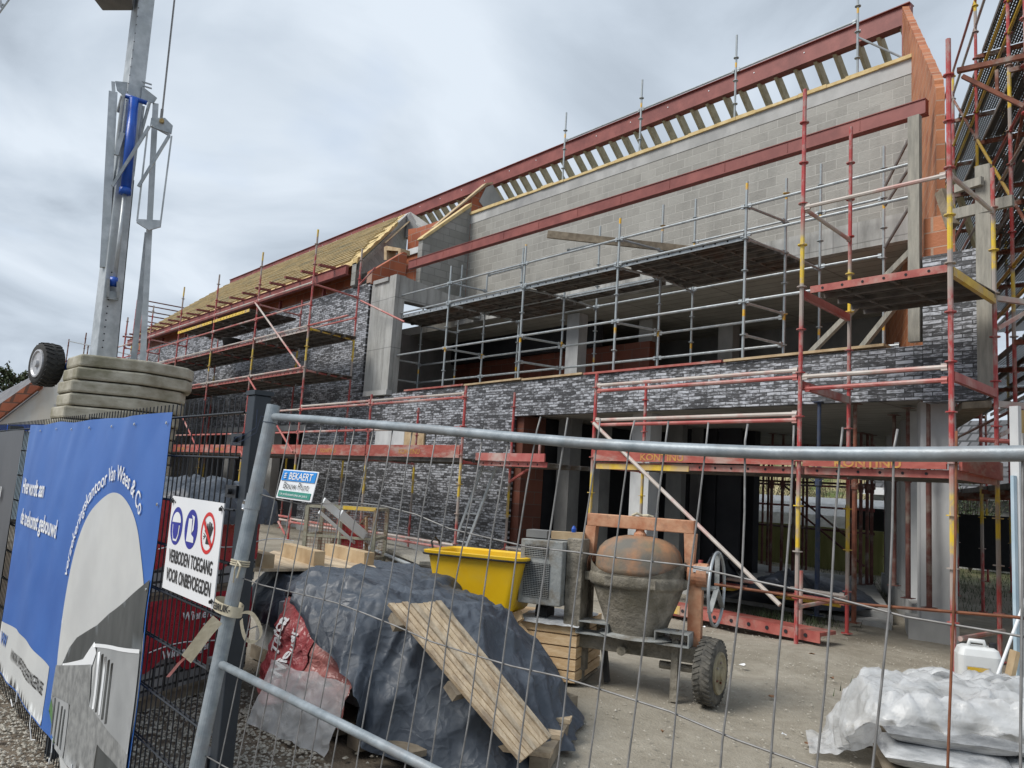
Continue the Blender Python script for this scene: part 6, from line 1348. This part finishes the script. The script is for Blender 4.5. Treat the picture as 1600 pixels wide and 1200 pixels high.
# wheel
wc = DP(73, 570, 13.6); wax = (vr*.90+vw*.43).normalized()
MB().lathe([(.23, -.14), (.33, -.165), (.355, -.12), (.365, 0), (.355, .12), (.33, .165), (.23, .14)], wc, wax, 36).build('tyre', 'tyre', CRN, smooth=True)
mb = MB()
for k in range(26):
    a = 2*math.pi*k/26; e2 = wax.cross(Vector((0, 0, 1))).normalized()
    for s_ in (-1, 1):
        c0 = wc+wax*(s_*.02)+(e2*math.cos(a)+Vector((0, 0, 1))*math.sin(a))*.366; c1 = wc+wax*(s_*.14)+(e2*math.cos(a+.13)+Vector((0, 0, 1))*math.sin(a+.13))*.352; mb.bar(c0, c1, .04, .03, (c0-wc))
mb.build('tread', 'tyre', CRN)
MB().lathe([(.245, -.142), (.24, -.168), (.215, -.172), (.19, -.150), (.07, -.146), (.06, -.19), (.0, -.19)], wc, wax, 28).build('rim', 'rim', CRN)
mb = MB(); mb.tube(wc+wax*.1, wc+vr*.62, .07, 12); mb.bar(wc+vr*.30, wc+vr*.55+Vector((0, 0, .02)), .2, .22); mb.build('axle_arm', 'blue_paint', CRN)
# second crane jib corner, far top left
t = thing('lattice_jib', 'small piece of dark lattice crane jib at the upper left picture corner', 'crane jib', DP(0, 0, 30))
for p, q in (((-30, 60), (18, -6)), ((-30, 20), (6, -20)), ((-8, 30), (-14, 2)), ((-8, 2), (8, 8)), ((2, 12), (0, -10)), ((-16, 12), (4, 8))): MB().tube(DP(*p, 30), DP(*q, 30), .035, 6).build('lattice_bar', 'galv', t)
# ================================================================== HOUSES, TREES, HILL
hx = thing('white_gable_house', 'old white plastered house with orange tile roof at far left behind the fence', 'house', (-26, 3.5, 0))
g0, g1 = DP(-30, 673, 24), DP(64, 602, 24); g2 = DP(150, 560, 24)
gd = (Vector((g1.x, g1.y, 0))-Vector((g0.x, g0.y, 0))).normalized(); gn = Vector((gd.y, -gd.x, 0))
if gn.dot(Vector((g0.x, g0.y, 0))) > 0: gn = -gn
gb_ = DP(160, 640, 24)
wl = [Vector((g0.x, g0.y, 0)), Vector((gb_.x, gb_.y, 0)), Vector((gb_.x, gb_.y, 4.2)), DP(110, 560, 24), g1, g0]
MB().prism(wl, -gn*5).build('wall', 'white_wall', hx)
e0, e1 = DP(-30, 652, 23.8), DP(66, 585, 23.8); f0, f1_ = DP(-30, 676, 23.8), DP(60, 606, 23.8)
mb = MB(); mb.hexa([f0, f1_, f1_-gn*6, f0-gn*6, e0, e1, e1-gn*6+Vector((0, 0, 1.2)), e0-gn*6+Vector((0, 0, 1.2))]); mb.build('roof', 'tile_orange', hx)
mb = MB(); mb.hexa([e0-gn*.1, e1-gn*.1, e1-gn*5+Vector((0, 0, 1.0)), e0-gn*5+Vector((0, 0, 1.0)), DP(-30, 632, 25), DP(50, 590, 25), DP(50, 588, 27), DP(-30, 630, 27)]); mb.build('rear_roof', 'roof_slate', hx)
mb = MB(); mb.tube(DP(-5, 662, 23.6), DP(60, 612, 23.6), .03); mb.build('verge_pipe', 'roof_slate', hx)
mb = MB(); mb.hexa([DP(84, 632, 23.8), DP(98, 630, 23.8), DP(98, 665, 23.8), DP(84, 668, 23.8), DP(84, 632, 23.9), DP(98, 630, 23.9), DP(98, 665, 23.9), DP(84, 668, 23.9)]); mb.build('window', 'conc', hx)
a, b = DP(-40, 668, 18), DP(70, 664, 18)
t = thing('site_container', 'bright blue roofed site container just above the fence at far left', 'container', ((a.x+b.x)/2, (a.y+b.y)/2, 0))
mb = MB(); mb.hexa([(a.x, a.y, .1), (b.x, b.y, .1), (b.x-2.4, b.y-.4, .1), (a.x-2.4, a.y-.4, .1), (a.x, a.y, a.z-.1), (b.x, b.y, b.z-.15), (b.x-2.4, b.y-.4, b.z-.15), (a.x-2.4, a.y-.4, a.z-.1)]); mb.build('body', 'panel_blue', t)
mb = MB(); mb.hexa([(a.x+.05, a.y, a.z-.09), (b.x+.05, b.y, b.z-.14), (b.x-2.4, b.y-.4, b.z-.14), (a.x-2.4, a.y-.4, a.z-.09), (a.x+.05, a.y, a.z+.05), (b.x+.05, b.y, b.z+.02), (b.x-2.4, b.y-.4, b.z), (a.x-2.4, a.y-.4, a.z+.03)]); mb.build('roof_edge', 'blue_paint', t)
def monkey_tree():
    c_ = DP(12, 640, 34); t = thing('monkey_puzzle_tree', 'spiky dark green tree crown showing above the house roof at far left', 'tree', (c_.x, c_.y, 0)); rnd = random.Random(8)
    tp = DP(18, 574, 34).z; MB().tube((c_.x, c_.y, 0), (c_.x, c_.y, tp-.3), .25, 8, r2=.08).build('trunk', 'bark', t)
    br_, lf = MB(), MB()
    for k in range(130):
        z = tp-.2-rnd.random()**.8*3.2; a = rnd.random()*6.28; L_ = (.5+1.1*math.sqrt(max(0, (tp+.2-z)/3)))*rnd.uniform(.7, 1.1); p = Vector((c_.x, c_.y, z)); pts = [p]
        d = Vector((math.cos(a), math.sin(a), rnd.uniform(-.1, .55)))
        for j in range(4): p = p+d*L_/4; d.z += .05; pts.append(p.copy())
        br_.path(pts, .03, 4)
        for j in range(26):
            q = pts[0].lerp(pts[-1], .25+.75*rnd.random())+Vector((rnd.gauss(0, .05), rnd.gauss(0, .05), rnd.gauss(0, .05))); v = Vector((rnd.gauss(0, 1), rnd.gauss(0, 1), rnd.gauss(0, 1))).normalized()*rnd.uniform(.08, .2); w = v.orthogonal().normalized()*.05
            lf.add([q-w, q+w, q+v], [(0, 1, 2)])
    br_.build('limbs', 'bark', t); lf.build('crown', 'leaf', t)
monkey_tree()
# bank of dry brush behind the garden, low green panel wall, polytunnel
def bank():
    mb = MB(); nx, ny = 120, 16
    mb.add([(-40+70*i/nx, 26+14*j/ny, -.1+5.4*(j/ny)**.75*(.75+.35*noise.noise(Vector((i*.16, j*.3, 1))))+.35*noise.noise(Vector((i*.9, j*.9, 3)))*(j > 0)) for j in range(ny+1) for i in range(nx+1)], [(j*(nx+1)+i, j*(nx+1)+i+1, (j+1)*(nx+1)+i+1, (j+1)*(nx+1)+i) for j in range(ny) for i in range(nx)])
    mb.build('hill', 'brush', smooth=True, kind='structure')
bank()
t = thing('garden_wall', 'low algae green panel wall seen through the ground floor opening', 'wall', (-9.5, 19, 0))
for k in range(4): MB().box(-15+k*1.6, -13.42+k*1.6, 19, 19.1, 0, 1.02).build('wall_panel', 'algae_panel', t)
t = thing('greenhouse', 'low whitish ribbed greenhouse roof behind the green garden wall', 'greenhouse', (-12.5, 22, 0))
mb = MB()
for k in range(7):
    a0, a1 = math.pi*k/7, math.pi*(k+1)/7; mb.hexa([(-18, 22-1.5*math.cos(a0), .9+.9*math.sin(a0)), (-9, 22-1.5*math.cos(a0), .9+.9*math.sin(a0)), (-9, 22-1.5*math.cos(a1), .9+.9*math.sin(a1)), (-18, 22-1.5*math.cos(a1), .9+.9*math.sin(a1)), (-18, 22-1.45*math.cos(a0), .87+.87*math.sin(a0)), (-9, 22-1.45*math.cos(a0), .87+.87*math.sin(a0)), (-9, 22-1.45*math.cos(a1), .87+.87*math.sin(a1)), (-18, 22-1.45*math.cos(a1), .87+.87*math.sin(a1))])
mb.build('glazing', 'film', t); MB().box(-18, -9, 20.55, 20.62, 0, .92).build('base_wall', 'conc', t)
def shrub(px, py, D, r, h, lab, seed):
    c_ = DP(px, py, D); t = thing('bare_shrub', lab, 'shrub', (c_.x, c_.y, 0), 'shrubs behind the building'); rnd = random.Random(seed); s_, l = MB(), MB()
    for k in range(60):
        a = rnd.random()*6.28; d = Vector((math.cos(a)*rnd.uniform(.1, 1)*r, math.sin(a)*rnd.uniform(.1, 1)*r, h*rnd.uniform(.5, 1))); p0_ = Vector((c_.x, c_.y, 0)); m_ = p0_+d*.5+Vector((0, 0, .1*h)); e_ = p0_+d; s_.path([p0_, m_, e_], .012, 3)
        for j in range(22): q = m_.lerp(e_, rnd.random()*1.1)+Vector((rnd.gauss(0, .12), rnd.gauss(0, .12), rnd.gauss(0, .12))); v = Vector((rnd.gauss(0, 1), rnd.gauss(0, 1), rnd.gauss(0, 1))).normalized()*.07; w = v.orthogonal().normalized()*.025; l.add([q-w, q+w, q+v], [(0, 1, 2)])
    s_.build('stems', 'bark', t); l.build('foliage', 'leaf' if seed % 2 else 'brush', t)
shrub(1515, 800, 22, 1.2, 2.3, 'leafy green shrub right of the corner column beside the neighbour roof', 1); shrub(1200, 800, 30, 2.2, 3.2, 'bushy shrub left in the garden opening', 2); shrub(1300, 800, 32, 2.4, 3.0, 'bushy shrub right in the garden opening', 4)
t = thing('neighbour_house', 'low neighbour house with grey tiled roof and white gutter seen right of the building', 'house', (-7, 25, 0))
MB().hexa([(-12, 25, 2.15), (-3, 25, 2.15), (-3, 29, 4.6), (-12, 29, 4.6), (-12, 25, 2.25), (-3, 25, 2.25), (-3, 29, 4.7), (-12, 29, 4.7)]).build('roof', 'tile_grey', t); MB().box(-12, -3, 24.9, 24.99, 2.0, 2.22).build('gutter', 'white_print', t); MB().box(-11.8, -3.2, 25.3, 28.8, 0, 2.2).build('wall', 'brick_pale', t)
t = thing('privacy_fence', 'dark green screened garden fence right of the building corner', 'fence', (-6, 20, 0))
for k in range(5): MB().box(-10+k*2, -8.05+k*2, 20, 20.05, .35, 1.55).build('screen', 'black_fence', t)
for k in range(6): MB().box(-10.04+k*2, -9.98+k*2, 20, 20.08, 0, 1.6).build('fence_post', 'post_dark', t)
# loose boards lying right of the corner
rnd = random.Random(31)
for k, lab in enumerate(('grey board lying across the ground beside the right corner scaffold', 'dark board lying behind the right corner scaffold', 'pale board lying nearest the privacy fence', 'short board lying against the column base')):
    a = Vector((-3.4-k*.35, 11.0+k*1.4, .05)); b = a+Vector((1.6, -.7+k*.3, .12)); MB().bar(a, b, .12, .03).build('loose_board', 'wood_grey' if k % 2 else 'wood_old', None, **tagp(lab, 'board', 'loose boards behind the corner'))
